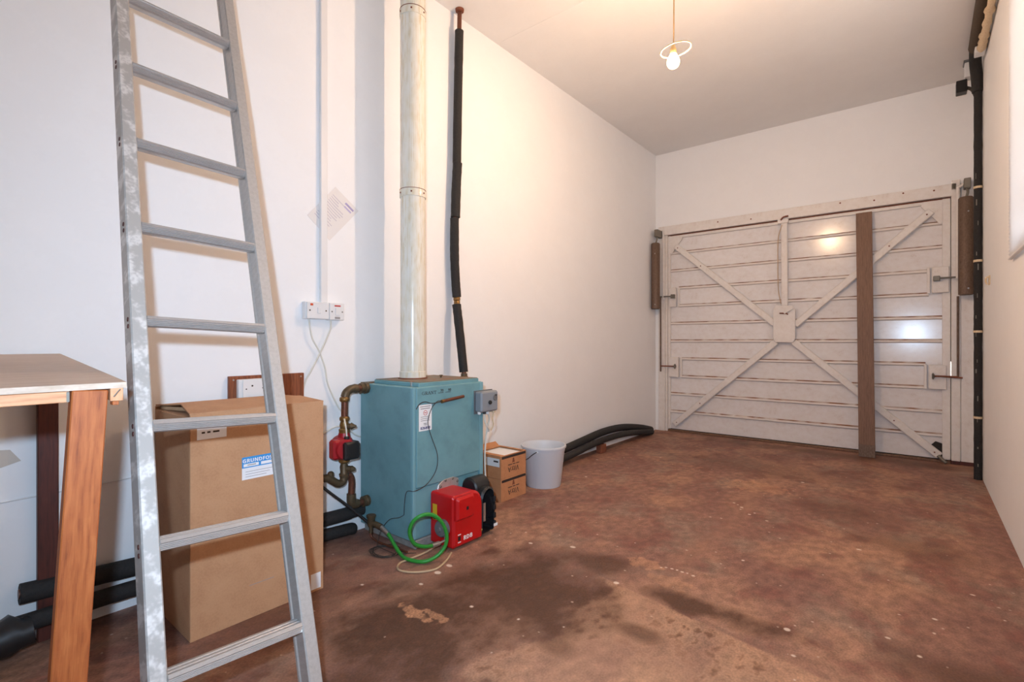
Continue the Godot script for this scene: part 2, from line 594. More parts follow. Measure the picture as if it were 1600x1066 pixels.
func _floor_material(_coarse, _mid, _fine) -> void:
	var w := 1024
	var h := 2048
	var x0 := XL - 0.10
	var dx := (XR - XL + 0.20) / w
	var z0 := ZB - 0.20
	var dz := (ZF - ZB + 0.40) / h
	var n1 := noise_bytes(w, h, 0.0042, 31, 5)
	var n2 := noise_bytes(w, h, 0.011, 37, 5)
	var n3 := noise_bytes(w, h, 0.05, 41, 4)
	var n4 := noise_bytes(w, h, 0.35, 43, 2)
	var n5 := noise_bytes(w, h, 0.007, 47, 5)
	# stains: x, z, rx, rz, strength (old oil and damp soaked into the slab)
	var stains := [[-1.24, -1.60, 0.44, 0.40, 1.0], [-1.36, -1.12, 0.42, 0.46, 1.0], [-1.25, -0.8, 0.3, 0.3, 0.8], [-1.12, -1.98, 0.26, 0.14, 0.75], [-0.62, -1.90, 0.34, 0.085, 0.9], [-0.92, -1.36, 0.10, 0.07, 0.5], [-0.74, -1.60, 0.12, 0.06, 0.6], [-0.95, -1.02, 0.20, 0.10, 0.6], [0.10, -2.0, 0.22, 0.14, 0.6], [-0.34, -3.5, 0.3, 0.25, 0.3], [-0.02, -3.1, 0.30, 0.18, 0.35], [-1.9, -0.9, 0.4, 0.4, 0.5], [-1.0, -4.3, 0.9, 0.35, 0.25], [-0.5, -5.2, 1.6, 0.16, 0.5]]
	var pale := [[-1.44, -1.20, 0.09, 0.028, 1.0], [-1.36, -1.235, 0.07, 0.02, 0.9], [-0.95, -2.12, 0.09, 0.05, 0.6], [-0.80, -2.02, 0.10, 0.05, 0.4], [-0.86, -3.72, 0.22, 0.14, 0.5], [-1.5, -4.0, 0.2, 0.05, 0.35]]
	var data := PackedByteArray()
	data.resize(w * h * 3)
	for j in h:
		var z := z0 + (j + 0.5) * dz
		var near := z > -2.9
		var act := []
		var pact := []
		for q in stains:
			if absf(z - q[1]) < q[3] * 1.7: act.append(q)
		for q in pale:
			if absf(z - q[1]) < q[3] * 1.7: pact.append(q)
		for i in w:
			var x := x0 + (i + 0.5) * dx
			var k := j * w + i
			var a := n1[k] / 255.0
			var b := n2[k] / 255.0
			var c := n3[k] / 255.0
			var d := n4[k] / 255.0
			var e := n5[k] / 255.0
			# reddish floor paint worn to tan and grey concrete
			var t := clampf((a - 0.32) * 2.4, 0.0, 1.0)
			var r := lerpf(133.0, 160.0, t)
			var g := lerpf(96.0, 120.0, t)
			var bl := lerpf(83.0, 97.0, t)
			t = clampf((e - 0.5) * 2.6 + (b - 0.5) * 1.0, 0.0, 0.75)
			r = lerpf(r, 141.0, t); g = lerpf(g, 116.0, t); bl = lerpf(bl, 100.0, t)
			t = clampf((b - 0.55) * 3.0 * (0.2 + c * 1.6), 0.0, 0.6)
			r = lerpf(r, 120.0, t); g = lerpf(g, 76.0, t); bl = lerpf(bl, 66.0, t)
			# the bay nearest the photographer: a paler pour with an edge, dark mottles on it
			if near:
				var edge := -1.875 + 0.185 * (x + 0.97) + (c - 0.5) * 0.022
				var side := -1.02 + (b - 0.5) * 0.26 + (c - 0.5) * 0.07
				var inp := clampf((z - edge) / 0.012, 0.0, 1.0) * clampf((x - side) / 0.05, 0.0, 1.0)
				if inp > 0.0:
					var s2 := clampf(0.75 + (b - 0.5) * 0.9, 0.0, 0.95) * inp
					r = lerpf(r, 182.0, s2); g = lerpf(g, 140.0, s2); bl = lerpf(bl, 110.0, s2)
					var mot := clampf((c - 0.56) * 5.0, 0.0, 1.0) * clampf((e - 0.42) * 4.0, 0.0, 1.0) * inp * 0.65
					r = lerpf(r, 84.0, mot); g = lerpf(g, 54.0, mot); bl = lerpf(bl, 38.0, mot)
			var st := 0.0
			for q in act:
				var u: float = (x - q[0]) / q[2]
				var v: float = (z - q[1]) / q[3]
				var rr: float = 1.0 - sqrt(u * u + v * v) + (b - 0.5) * 0.9 + (c - 0.5) * 0.5
				st = maxf(st, clampf(rr * 1.6, 0.0, 1.0) * q[4])
			if st > 0.0:
				st *= 0.95 * (0.75 + c * 0.5)
				st = minf(st, 0.95)
				r = lerpf(r, 84.0, st); g = lerpf(g, 56.0, st); bl = lerpf(bl, 41.0, st)
			for q in pact:
				var u: float = (x - q[0]) / q[2]
				var v: float = (z - q[1]) / q[3]
				var rr: float = 1.0 - sqrt(u * u + v * v) + (c - 0.5) * 1.1
				var s3: float = clampf(rr * 5.0, 0.0, 1.0) * q[4] * (0.55 + d * 0.5)
				r = lerpf(r, 182.0, s3); g = lerpf(g, 134.0, s3); bl = lerpf(bl, 100.0, s3)
			var f := 0.70 + 0.30 * d + 0.34 * c
			data[k * 3] = clampi(int(r * f), 0, 255)
			data[k * 3 + 1] = clampi(int(g * f), 0, 255)
			data[k * 3 + 2] = clampi(int(bl * f), 0, 255)
	# drips of white paint
	var drips := [[-0.883, -3.26, 6], [-0.855, -3.237, 5], [-0.824, -3.202, 8], [-0.82, -3.16, 5], [-0.756, -3.10, 8], [-0.738, -3.142, 6], [-0.654, -3.05, 5], [-0.917, -2.915, 4], [-0.863, -2.932, 4], [-0.635, -4.038, 9], [-0.881, -2.127, 4], [-0.864, -2.141, 4], [-0.839, -2.145, 4.5], [-0.817, -2.147, 5], [-0.793, -2.143, 5], [-0.772, -2.146, 4], [-0.744, -2.138, 5], [-0.353, -1.945, 9], [-0.308, -1.796, 5], [0.003, -2.044, 6], [0.046, -2.352, 6], [-0.08, -2.104, 5], [-1.61, -1.472, 11], [-1.587, -1.359, 6], [-1.305, -1.364, 6], [-1.115, -1.408, 5], [-1.77, -1.203, 5], [-0.221, -2.908, 7], [-0.62, -2.431, 6], [-1.301, -2.068, 9], [-1.488, -1.976, 7], [-0.969, -1.875, 9], [0.166, -2.671, 5], [0.042, -2.237, 5], [0.24, -2.498, 4], [-2.1, -3.718, 8], [-1.961, -3.936, 5], [-1.718, -4.134, 7], [-1.9, -3.201, 8], [-1.62, -1.55, 9]]
	var rs := RandomNumberGenerator.new()
	rs.seed = 77
	for k in 260:
		drips.append([rs.randf_range(XL, XR), rs.randf_range(-5.2, -0.4), rs.randf_range(1.4, 3.4)])
	for q in drips:
		var rad: float = q[2] / 1000.0 * 1.2
		var sx := rs.randf_range(0.8, 1.5)
		var ci := int((q[0] - x0) / dx)
		var cj := int((q[1] - z0) / dz)
		var ri := int(ceil(rad * 2.0 / dx)) + 1
		for j in range(maxi(cj - ri, 0), mini(cj + ri + 1, h)):
			for i in range(maxi(ci - ri, 0), mini(ci + ri + 1, w)):
				var u: float = (x0 + (i + 0.5) * dx - q[0]) / sx
				var v: float = z0 + (j + 0.5) * dz - q[1]
				var al := clampf((rad - sqrt(u * u + v * v)) / 0.003 + 0.5, 0.0, 1.0) * 0.9
				if al > 0.0:
					var k := (j * w + i) * 3
					data[k] = int(lerpf(data[k], 226, al))
					data[k + 1] = int(lerpf(data[k + 1], 208, al))
					data[k + 2] = int(lerpf(data[k + 2], 190, al))
	var tex := ImageTexture.create_from_image(Image.create_from_data(w, h, false, Image.FORMAT_RGB8, data))
	var m := mat(Color.WHITE, 0.62, 0.0, 0.4)
	m.albedo_texture = tex
	M.floor = relief(m, gray_texture(w, h, n3), 0.25)


# ------------------------------------------------------------------ the room
func _structure() -> void:
	# floor: a slab whose top carries its own uv
	var fx0 := XL - 0.10
	var fx1 := XR + 0.10
	var fz0 := ZB - 0.20
	var fz1 := ZF + 0.20
	var fl := part(self, "floor", sheet([Vector3(fx0, 0, fz0), Vector3(fx1, 0, fz0), Vector3(fx1, 0, fz1), Vector3(fx0, 0, fz1)], Vector3.UP, 0.15), M.floor)
	tag(fl, "worn reddish brown concrete floor with stains and paint drips", "", "", "structure")
	var c := setting("ceiling", Vector3(-0.97, HC, -2), "plain plastered ceiling with a board joint")
	pbox(c, "plaster_panel", M.ceiling, Vector3(XL - 0.15, HC, ZB - 0.2), Vector3(XR + 0.15, HC + 0.12, -2.6605), 0.0015)
	pbox(c, "plaster_panel", M.ceiling, Vector3(XL - 0.15, HC, -2.6595), Vector3(XR + 0.15, HC + 0.12, ZF + 0.2), 0.0015)
	var wl := setting("wall_left", Vector3(XL, 0, -2), "white painted long wall behind the boiler and the ladder")
	pbox(wl, "plaster", M.wall, Vector3(XL - 0.15, -0.1, ZB - 0.2), Vector3(XL, HC, ZF + 0.2), 0.0)
	# far wall: lintel over the door and the nibs beside it
	var wb := setting("wall_back", Vector3(-0.97, 0, ZB), "white wall above the garage door")
	pbox(wb, "lintel", M.wall, Vector3(XL, 2.265, ZB - 0.2), Vector3(XR, HC, ZB), 0.001)
	pbox(wb, "nib", M.wall, Vector3(XL, 0.0, ZB - 0.2), Vector3(-2.265, 2.265, ZB), 0.001)
	# right wall, with the window opening
	var wr := setting("wall_right", Vector3(XR, 0, -2), "white painted wall with the window")
	pbox(wr, "plaster", M.wall, Vector3(XR, -0.1, ZB - 0.2), Vector3(XR + 0.15, HC, -3.42), 0.0)
	pbox(wr, "plaster", M.wall, Vector3(XR, -0.1, -2.37), Vector3(XR + 0.15, HC, ZF + 0.2), 0.0)
	pbox(wr, "plaster", M.wall, Vector3(XR, -0.1, -3.42), Vector3(XR + 0.15, 1.42, -2.37), 0.0)
	pbox(wr, "plaster", M.wall, Vector3(XR, 2.72, -3.42), Vector3(XR + 0.15, HC, -2.37), 0.0)
	var wf := setting("wall_front", Vector3(-0.97, 0, ZF), "white wall at the near end of the room")
	pbox(wf, "plaster", M.wall, Vector3(XL, -0.1, ZF), Vector3(XR, HC, ZF + 0.15), 0.0)
	# door frame: head, jambs, threshold
	var t1 := setting("trim_1", Vector3(-0.97, 2.17, ZB), "cream painted timber head over the garage door")
	pbox(t1, "head_board", M.door_frame, Vector3(-2.265, 2.176, ZB - 0.09), Vector3(0.24, 2.275, ZB + 0.012), 0.003)
	for k in [[-1.62, 2.24], [-1.3, 2.22], [-0.55, 2.25], [-0.3, 2.23], [-0.1, 2.255], [0.1, 2.24]]:
		plathe(t1, "nail", M.rust, Vector3(k[0], k[1], ZB + 0.011), Vector3.BACK, cyl(0.007, 0.003, 0.001), 8)
	var t2 := setting("trim_2", Vector3(-2.22, 0, ZB), "cream painted timber jamb in the far left corner")
	pbox(t2, "jamb", M.door_frame, Vector3(-2.266, 0.0, ZB - 0.09), Vector3(-2.19, 2.175, ZB + 0.01), 0.003)
	pbox(t2, "stop", M.door_frame, Vector3(-2.19, 0.0, ZB - 0.09), Vector3(-2.165, 2.175, ZB - 0.004), 0.003)
	var t3 := setting("trim_3", Vector3(0.27, 0, ZB), "cream painted timber jamb in the far right corner")
	pbox(t3, "jamb", M.door_frame, Vector3(0.207, 0.03, ZB - 0.09), Vector3(0.262, 2.30, ZB + 0.012), 0.003)
	pbox(t3, "jamb", M.door_frame, Vector3(0.265, 0.03, ZB - 0.10), Vector3(0.345, 2.27, ZB + 0.004), 0.003)
	pbox(t3, "backing", M.wall, Vector3(0.345, 0.0, ZB - 0.2), Vector3(XR, 2.27, ZB - 0.02), 0.0)
	pbox(t3, "foot", M.wood_dark, Vector3(0.207, 0.0, ZB - 0.10), Vector3(0.345, 0.03, ZB + 0.002), 0.002)
	var t4 := setting("trim_4", Vector3(-0.97, 0, ZB - 0.05), "dark weathered threshold under the garage door")
	pbox(t4, "threshold", M.wood_plank, Vector3(-2.19, 0.0, ZB - 0.15), Vector3(0.205, 0.02, ZB - 0.015), 0.004)


# ------------------------------------------------------------------ garage door
func ridge_mesh(length: float, seed_: int) -> ArrayMesh:
	# a pressed rib: rust along its upper lip, cream paint below; along x, centred on y = 0, standing to +z
	var st := start()
	var n := FastNoiseLite.new()
	n.seed = seed_
	n.frequency = 9.0
	var steps := maxi(int(length / 0.03), 2)
	var cream := Color(0.78, 0.72, 0.67)
	var rust := Color(0.26, 0.115, 0.055)
	var prof := [Vector2(0.018, 0.0), Vector2(0.014, 0.010), Vector2(0.007, 0.018), Vector2(-0.009, 0.019), Vector2(-0.017, 0.0)]
	for i in steps:
		var xa := length * i / steps - length * 0.5
		var xb := length * (i + 1) / steps - length * 0.5
		for k in 4:
			var p: Vector2 = prof[k]
			var q: Vector2 = prof[k + 1]
			var nn := Vector3(0, -(q.y - p.y) * -1.0, 0)
			var e := q - p
			nn = Vector3(0, e.y, -e.x).normalized()
			var ca := cream
			var cb := cream
			if k < 2:
				ca = cream.lerp(rust, clampf(0.72 + n.get_noise_1d(xa) * 1.1, 0.0, 1.0))
				cb = cream.lerp(rust, clampf(0.72 + n.get_noise_1d(xb) * 1.1, 0.0, 1.0))
			var a := Vector3(xa, p.x, p.y)
			var b := Vector3(xb, p.x, p.y)
			var c := Vector3(xb, q.x, q.y)
			var d := Vector3(xa, q.x, q.y)
			tri(st, a, b, c, nn, nn, nn, ca, cb, cb)
			tri(st, a, c, d, nn, nn, nn, ca, cb, ca)
	return st.commit()


func _garage_door() -> void:
	var d := setting("door_1", Vector3(-0.98, 0, ZB - 0.04), "white ribbed steel up-and-over garage door, cross-braced inside")
	var zp := ZB - 0.035          # face of the sheet
	var xa := -2.163
	var xb := 0.2035
	var top := 2.166
	var bot := 0.028
	var pitch := (top - bot) / 11.0
	var prng := RandomNumberGenerator.new()
	prng.seed = 5
	for k in 11:
		var y0 := bot + pitch * k
		var o := pbox(d, "panel", M.door, Vector3(xa, y0, zp - 0.012), Vector3(xb, y0 + pitch, zp), 0.001)
		o.rotate_x(deg_to_rad(prng.randf_range(-0.25, 0.25)))
	for k in range(1, 11):
		var y := bot + pitch * k
		var x0 := -2.135
		var x1 := 0.152
		if k == 8 or k == 7: x0 = -2.045; x1 = 0.066
		if k == 4 or k == 3: x0 = -2.017; x1 = 0.046
		part(d, "ridge", ridge_mesh(x1 - x0, 100 + k), M.vertex, Transform3D(Basis(), Vector3((x0 + x1) * 0.5, y, zp - 0.001)))
	var zf := ZB - 0.012
	pbox(d, "stile", M.door_frame, Vector3(xa, bot, zp), Vector3(-2.135, top, zf), 0.003)
	pbox(d, "stile", M.door_frame, Vector3(0.152, bot, zp), Vector3(xb, top, zf), 0.003)
	pbox(d, "top_rail", M.door_frame, Vector3(-2.135, top - 0.032, zp), Vector3(0.152, top - 0.004, zf), 0.003)
	# rust in the gap under the head
	pbox(d, "rusty_lip", M.rust, Vector3(xa, top - 0.004, zp), Vector3(xb, top + 0.006, zf - 0.004), 0.001)
	pbox(d, "added_light_seal", M.black_soft, Vector3(-2.20, 0.0, zp - 0.05), Vector3(0.215, 0.045, zp - 0.013), 0.001)  # added strips behind the door, blocking sky light at its gaps
	pbox(d, "added_light_seal", M.black_soft, Vector3(-2.20, top - 0.02, zp - 0.05), Vector3(0.215, 2.20, zp - 0.013), 0.001)
	pbox(d, "added_light_seal", M.black_soft, Vector3(-2.20, 0.045, zp - 0.05), Vector3(-2.155, top - 0.02, zp - 0.013), 0.001)
	pbox(d, "added_light_seal", M.black_soft, Vector3(0.185, 0.045, zp - 0.05), Vector3(0.215, 0.715, zp - 0.013), 0.001)
	pbox(d, "added_light_seal", M.black_soft, Vector3(0.185, 0.83, zp - 0.05), Vector3(0.215, top - 0.02, zp - 0.013), 0.001)
	# gussets in the upper corners
	for s in [-1, 1]:
		var gx := -2.137 if s < 0 else 0.154
		var poly := PackedVector2Array([Vector2(gx, top - 0.006), Vector2(gx, 1.975), Vector2(gx - s * 0.018, 1.965), Vector2(gx - s * 0.135, top - 0.045), Vector2(gx - s * 0.135, top - 0.006)])
		part(d, "gusset", extrude(poly, 0.02), M.door_frame, Transform3D(Basis(), Vector3(0, 0, zp + 0.005)))
	# cross braces and the centre plate
	var zc := ZB - 0.008
	for b in [[Vector2(-2.075, 2.045), Vector2(-1.085, 1.165)], [Vector2(0.085, 2.078), Vector2(-0.915, 1.150)], [Vector2(-2.088, 0.080), Vector2(-1.075, 0.993)], [Vector2(0.135, 0.055), Vector2(-0.925, 0.993)]]:
		var p := Vector3(b[0].x, b[0].y, zc)
		var q := Vector3(b[1].x, b[1].y, zc)
		var br := pbar(d, "brace", M.door_frame, p, q, 0.060, 0.034, Vector3.BACK, 0.006)
		for t in [0.03, 0.28]:
			plathe(br, "bolt", M.rust, p.lerp(q, t) + Vector3(0, 0, 0.017), Vector3.BACK, cyl(0.006, 0.004, 0.001), 8)
	var pl := PackedVector2Array([Vector2(-1.082, 0.99), Vector2(-0.925, 0.985), Vector2(-0.908, 1.02), Vector2(-0.908, 1.30), Vector2(-0.93, 1.338), Vector2(-1.075, 1.345), Vector2(-1.098, 1.31), Vector2(-1.098, 1.02)])
	var plate := part(d, "centre_plate", extrude(pl, 0.012, 0.003), M.door_frame, Transform3D(Basis(), Vector3(0, 0, ZB + 0.006)))
	pbar(plate, "catch", M.door_frame, Vector3(-1.0, 1.265, ZB + 0.03), Vector3(-0.925, 1.318, ZB + 0.03), 0.018, 0.012, Vector3.BACK)
	ptube(plate, "catch_pin", M.rust, [Vector3(-1.04, 1.268, ZB + 0.024), Vector3(-0.985, 1.264, ZB + 0.03), Vector3(-0.97, 1.255, ZB + 0.024)], 0.006, 8)
	pbar(d, "lock_bar", M.door_frame, Vector3(-1.0, 1.34, zc + 0.008), Vector3(-1.004, 2.14, zc + 0.008), 0.056, 0.024, Vector3.BACK, 0.006)
	ptube(d, "pull_cord", M.tan_cord, [Vector3(-1.02, 2.12, ZB + 0.012), Vector3(-1.055, 2.0, ZB + 0.004), Vector3(-1.06, 1.75, ZB), Vector3(-1.055, 1.5, ZB), Vector3(-1.03, 1.36, ZB + 0.012)], 0.004, 6)
	var lk := pbox(d, "top_latch", M.door_frame, Vector3(-1.06, 2.135, ZB - 0.006), Vector3(-0.965, 2.175, ZB + 0.022), 0.004)
	ptube(lk, "latch_bolt", M.rust, [Vector3(-1.03, 2.165, ZB + 0.03), Vector3(-1.005, 2.19, ZB + 0.03), Vector3(-0.965, 2.196, ZB + 0.028)], 0.008, 8)
	# lock boxes with their strips, two on each edge; threaded stays run out to the frame
	for q in [[-2.147, -2.069, 1.375, 1.590, -2.045, -1], [-2.147, -2.041, 0.602, 0.822, -2.017, -1], [0.086, 0.196, 1.396, 1.612, 0.066, 1], [0.066, 0.180, 0.600, 0.803, 0.046, 1]]:
		var bx := pbox(d, "lock_box", M.door_frame, Vector3(q[0], q[2], zp), Vector3(q[1], q[3], ZB + 0.006), 0.006)
		pbox(d, "strip", M.door_frame, Vector3(q[4] - 0.010, q[2], zp), Vector3(q[4] + 0.010, q[3], ZB - 0.012), 0.003)
		var yc: float = (q[2] + q[3]) * 0.5 + 0.01
		var s: int = q[5]
		var inner: float = q[1] - 0.025 if s < 0 else q[0] + 0.03
		var outer: float = -2.232 if s < 0 else 0.245
		ptube(bx, "stay", M.rust if yc < 1.0 else M.steel_dull, [Vector3(inner, yc, ZB + 0.03), Vector3(outer, yc, ZB + 0.03)], 0.007, 8, false)
		if yc > 1.0:
			pbox(bx, "buffer", M.steel_dull, Vector3(inner - 0.022, yc - 0.022, ZB + 0.006), Vector3(inner + 0.022, yc + 0.020, ZB + 0.038), 0.004)
		else:
			plathe(bx, "wing_nut", M.steel_dull, Vector3(inner - 0.010, yc, ZB + 0.03), Vector3.RIGHT, [Vector2(0, 0), Vector2(0.018, 0), Vector2(0.030, 0.008), Vector2(0.012, 0.018), Vector2(0, 0.018)], 10)
	# black weather-worn flap at the lower right corner of the brace
	part(d, "corner_flap", extrude(PackedVector2Array([Vector2(0.05, 0.10), Vector2(0.11, 0.17), Vector2(0.155, 0.155), Vector2(0.175, 0.03), Vector2(0.16, 0.004), Vector2(0.13, 0.03)]), 0.012), M.black_soft, Transform3D(Basis(), Vector3(0, 0, ZB - 0.028)))
	ptube(d, "foot_bolt", M.steel_dull, [Vector3(0.125, 0.06, ZB + 0.02), Vector3(0.175, 0.012, ZB + 0.045)], 0.014, 8, false)
	# the lifting gear: spring canisters and rods beside the door
	for s in [-1, 1]:
		var at := Vector3(-2.243, 1.35, -5.262) if s < 0 else Vector3(0.292, 1.364, -5.335)
		var hgt := 0.725 if s < 0 else 0.775
		var t := thing("spring_canister", at, "rusty brown spring canister hanging in the far left corner beside the door" if s < 0 else "large rusty brown spring canister at the right jamb of the door", "spring", "lifting springs of the garage door")
		plathe(t, "canister", M.spring, at, Vector3.UP, [Vector2(0, 0), Vector2(0.038, 0), Vector2(0.047, 0.006), Vector2(0.047, hgt - 0.01), Vector2(0.040, hgt), Vector2(0, hgt)], 20)
		ptube(t, "hook", M.steel_dull, [at + Vector3(0, hgt - 0.01, 0), at + Vector3(0.012, hgt + 0.05, -0.01), at + Vector3(-0.008, hgt + 0.10, -0.015), at + Vector3(0.02, hgt + 0.13, -0.02)], 0.009, 8)
		pbox(t, "bracket", M.steel_dull, at + Vector3(-0.012, hgt + 0.07, -0.138 if s < 0 else -0.065), at + Vector3(0.03, hgt + 0.15, 0.012), 0.004)
		for k in [0.05, hgt - 0.12]:
			plathe(t, "screw", M.steel, at + Vector3(0.012, k, 0.044), Vector3.BACK, cyl(0.006, 0.004, 0.001), 8)
		var a := thing("lift_rod", Vector3(-2.202 if s < 0 else 0.245, 0.6, ZB + 0.03), "thin painted lifting rod on the left jamb" if s < 0 else "thin painted lifting rod on the right jamb", "rod", "lifting rods of the garage door")
		if s < 0:
			ptube(a, "upper_rod", M.door_frame, [Vector3(-2.202, 1.46, ZB + 0.03), Vector3(-2.202, 2.23, ZB + 0.03)], 0.010, 8, false)
			ptube(a, "lower_rod", M.spring, [Vector3(-2.232, 0.66, ZB + 0.025), Vector3(-2.232, 1.50, ZB + 0.025)], 0.009, 8, false)
			ptube(a, "arm", M.door_frame, [Vector3(-2.202, 2.23, ZB + 0.03), Vector3(-2.235, 2.225, ZB + 0.06)], 0.010, 8, false)
		else:
			ptube(a, "upper_rod", M.door_frame, [Vector3(0.243, 1.50, ZB + 0.03), Vector3(0.247, 2.235, ZB + 0.03)], 0.012, 8, false)
			ptube(a, "lower_rod", M.spring, [Vector3(0.247, 0.71, ZB + 0.022), Vector3(0.247, 1.36, ZB + 0.022)], 0.008, 8, false)
			ptube(a, "arm", M.door_frame, [Vector3(0.247, 2.235, ZB + 0.03), Vector3(0.30, 2.25, ZB + 0.04)], 0.012, 8, false)
			ptube(a, "pin", M.rust, [Vector3(0.15, 0.71, ZB + 0.022), Vector3(0.275, 0.705, ZB + 0.03)], 0.007, 8, false)


# ------------------------------------------------------------------ window on the right
func _window() -> void:
	var w := setting("window_1", Vector3(XR + 0.1, 1.42, -2.95), "window in the right wall behind a white slatted blind")
	for b in [[Vector3(XR + 0.07, 1.42, -3.42), Vector3(XR + 0.12, 1.47, -2.37)], [Vector3(XR + 0.07, 2.67, -3.42), Vector3(XR + 0.12, 2.72, -2.37)], [Vector3(XR + 0.07, 1.47, -3.42), Vector3(XR + 0.12, 2.67, -3.37)], [Vector3(XR + 0.07, 1.47, -2.42), Vector3(XR + 0.12, 2.67, -2.37)], [Vector3(XR + 0.07, 1.47, -2.975), Vector3(XR + 0.12, 2.67, -2.925)]]:
		pbox(w, "frame", M.plastic, b[0], b[1], 0.004)
	pbox(w, "pane", M.glass, Vector3(XR + 0.093, 1.47, -3.37), Vector3(XR + 0.099, 2.67, -2.975), 0.0)
	pbox(w, "pane", M.glass, Vector3(XR + 0.093, 1.47, -2.925), Vector3(XR + 0.099, 2.67, -2.42), 0.0)
	var bl := thing("slatted_blind", Vector3(XR - 0.012, 1.40, -2.95), "white slatted blind covering the window on the right wall", "blind")
	pbox(bl, "head_rail", M.plastic, Vector3(XR - 0.026, 2.735, -3.445), Vector3(XR, 2.765, -2.345), 0.003)
	pbox(bl, "bottom_rail", M.plastic, Vector3(XR - 0.020, 1.397, -3.445), Vector3(XR - 0.004, 1.409, -2.345), 0.003)
	var sm := bevel_box(Vector3(0.0012, 0.0185, 1.10), 0.0)
	var y := 1.418
	while y < 2.735:
		part(bl, "slat", sm, M.blind, Transform3D(Basis(Vector3.BACK, deg_to_rad(32.0)), Vector3(XR - 0.012, y, -2.895)))
		y += 0.0170


# ------------------------------------------------------------------ ladder
func _ladder() -> void:
	var s := 1.05
	var p0 := EYE + (Vector3(-1.76011, 1.98238, -0.69012) - EYE) * s     # right end of the uppermost rung in view
	var step := Vector3(0.091195, -0.236719, 0.012786) * s
	var up := -step.normalized()
	var across := (Vector3.FORWARD - up * up.dot(Vector3.FORWARD)).normalized()   # from the near stile to the far one
	var front := across.cross(up).normalized()
	if front.x < 0: front = -front
	var foot := p0 + step * 7.0
	var base := foot - up * (foot.y / up.y)
	var t := thing("ladder", base, "tall aluminium ladder leaning on the left wall in front of the cardboard box", "ladder")
	var top_len := (XL + 0.004 - base.x + front.x * 0.058) / up.x
	var gap := 0.283
	var wd := 0.034
	# stile section in (across, front): a box with a shallow channel on its inner side
	var sec := PackedVector2Array([Vector2(0, -0.058), Vector2(0, -0.050), Vector2(0.003, -0.046), Vector2(0.003, -0.014), Vector2(0, -0.010), Vector2(0, -0.003), Vector2(0.003, 0), Vector2(wd - 0.003, 0), Vector2(wd, -0.003), Vector2(wd, -0.055), Vector2(wd - 0.003, -0.058)])
	var mir := PackedVector2Array()
	for p in sec:
		mir.append(Vector2(-gap - p.x, p.y))
	var b := Basis(across, front, up)
	if b.determinant() < 0:
		b = Basis(across, front, up)
	part(t, "stile", extrude(sec, top_len), M.alu, Transform3D(b, base), "dull aluminium stile")
	part(t, "stile", extrude(mir, top_len), M.alu_paint, Transform3D(b, base), "aluminium stile splashed with white paint")
	# rungs: level tread with fine ribs on the front
	var sec2 := PackedVector2Array([Vector2(-0.030, -0.003), Vector2(-0.030, 0.010), Vector2(-0.022, 0.0115), Vector2(-0.020, 0.010), Vector2(-0.012, 0.0115), Vector2(-0.010, 0.010), Vector2(-0.002, 0.0115), Vector2(0.0, 0.009), Vector2(0.0025, 0.006), Vector2(0.0010, 0.0035), Vector2(0.0020, 0.002), Vector2(0.0002, 0.0), Vector2(0.0012, -0.0015), Vector2(-0.0008, -0.0035), Vector2(0.0002, -0.005), Vector2(-0.0018, -0.007), Vector2(-0.0008, -0.0085), Vector2(-0.0030, -0.0105), Vector2(-0.0060, -0.012), Vector2(-0.024, -0.012)])
	var level := Vector3(front.x, 0, front.z)
	level = (level - across * level.dot(across)).normalized()
	var vert := across.cross(level)
	if vert.y < 0: vert = -vert
	for p in sec2.size():
		sec2[p] *= 1.18
	var rung := extrude(sec2, gap)
	for k in range(-2, 8):
		var at := p0 + step * k - front * 0.004 - across * gap
		part(t, "rung", rung, M.alu_bright, Transform3D(Basis(level, vert, across), at))
		for v in [0.009, -0.009]:
			plathe(t, "rivet", M.rivet, at - across * wd - front * 0.018 + up * v, -across, [Vector2(0, 0.002), Vector2(0.0055, 0.0015), Vector2(0.006, -0.001)], 8)
			plathe(t, "rivet", M.rivet, p0 + step * k + across * wd - front * 0.022 + up * v, across, [Vector2(0, 0.002), Vector2(0.0055, 0.0015), Vector2(0.006, -0.001)], 8)


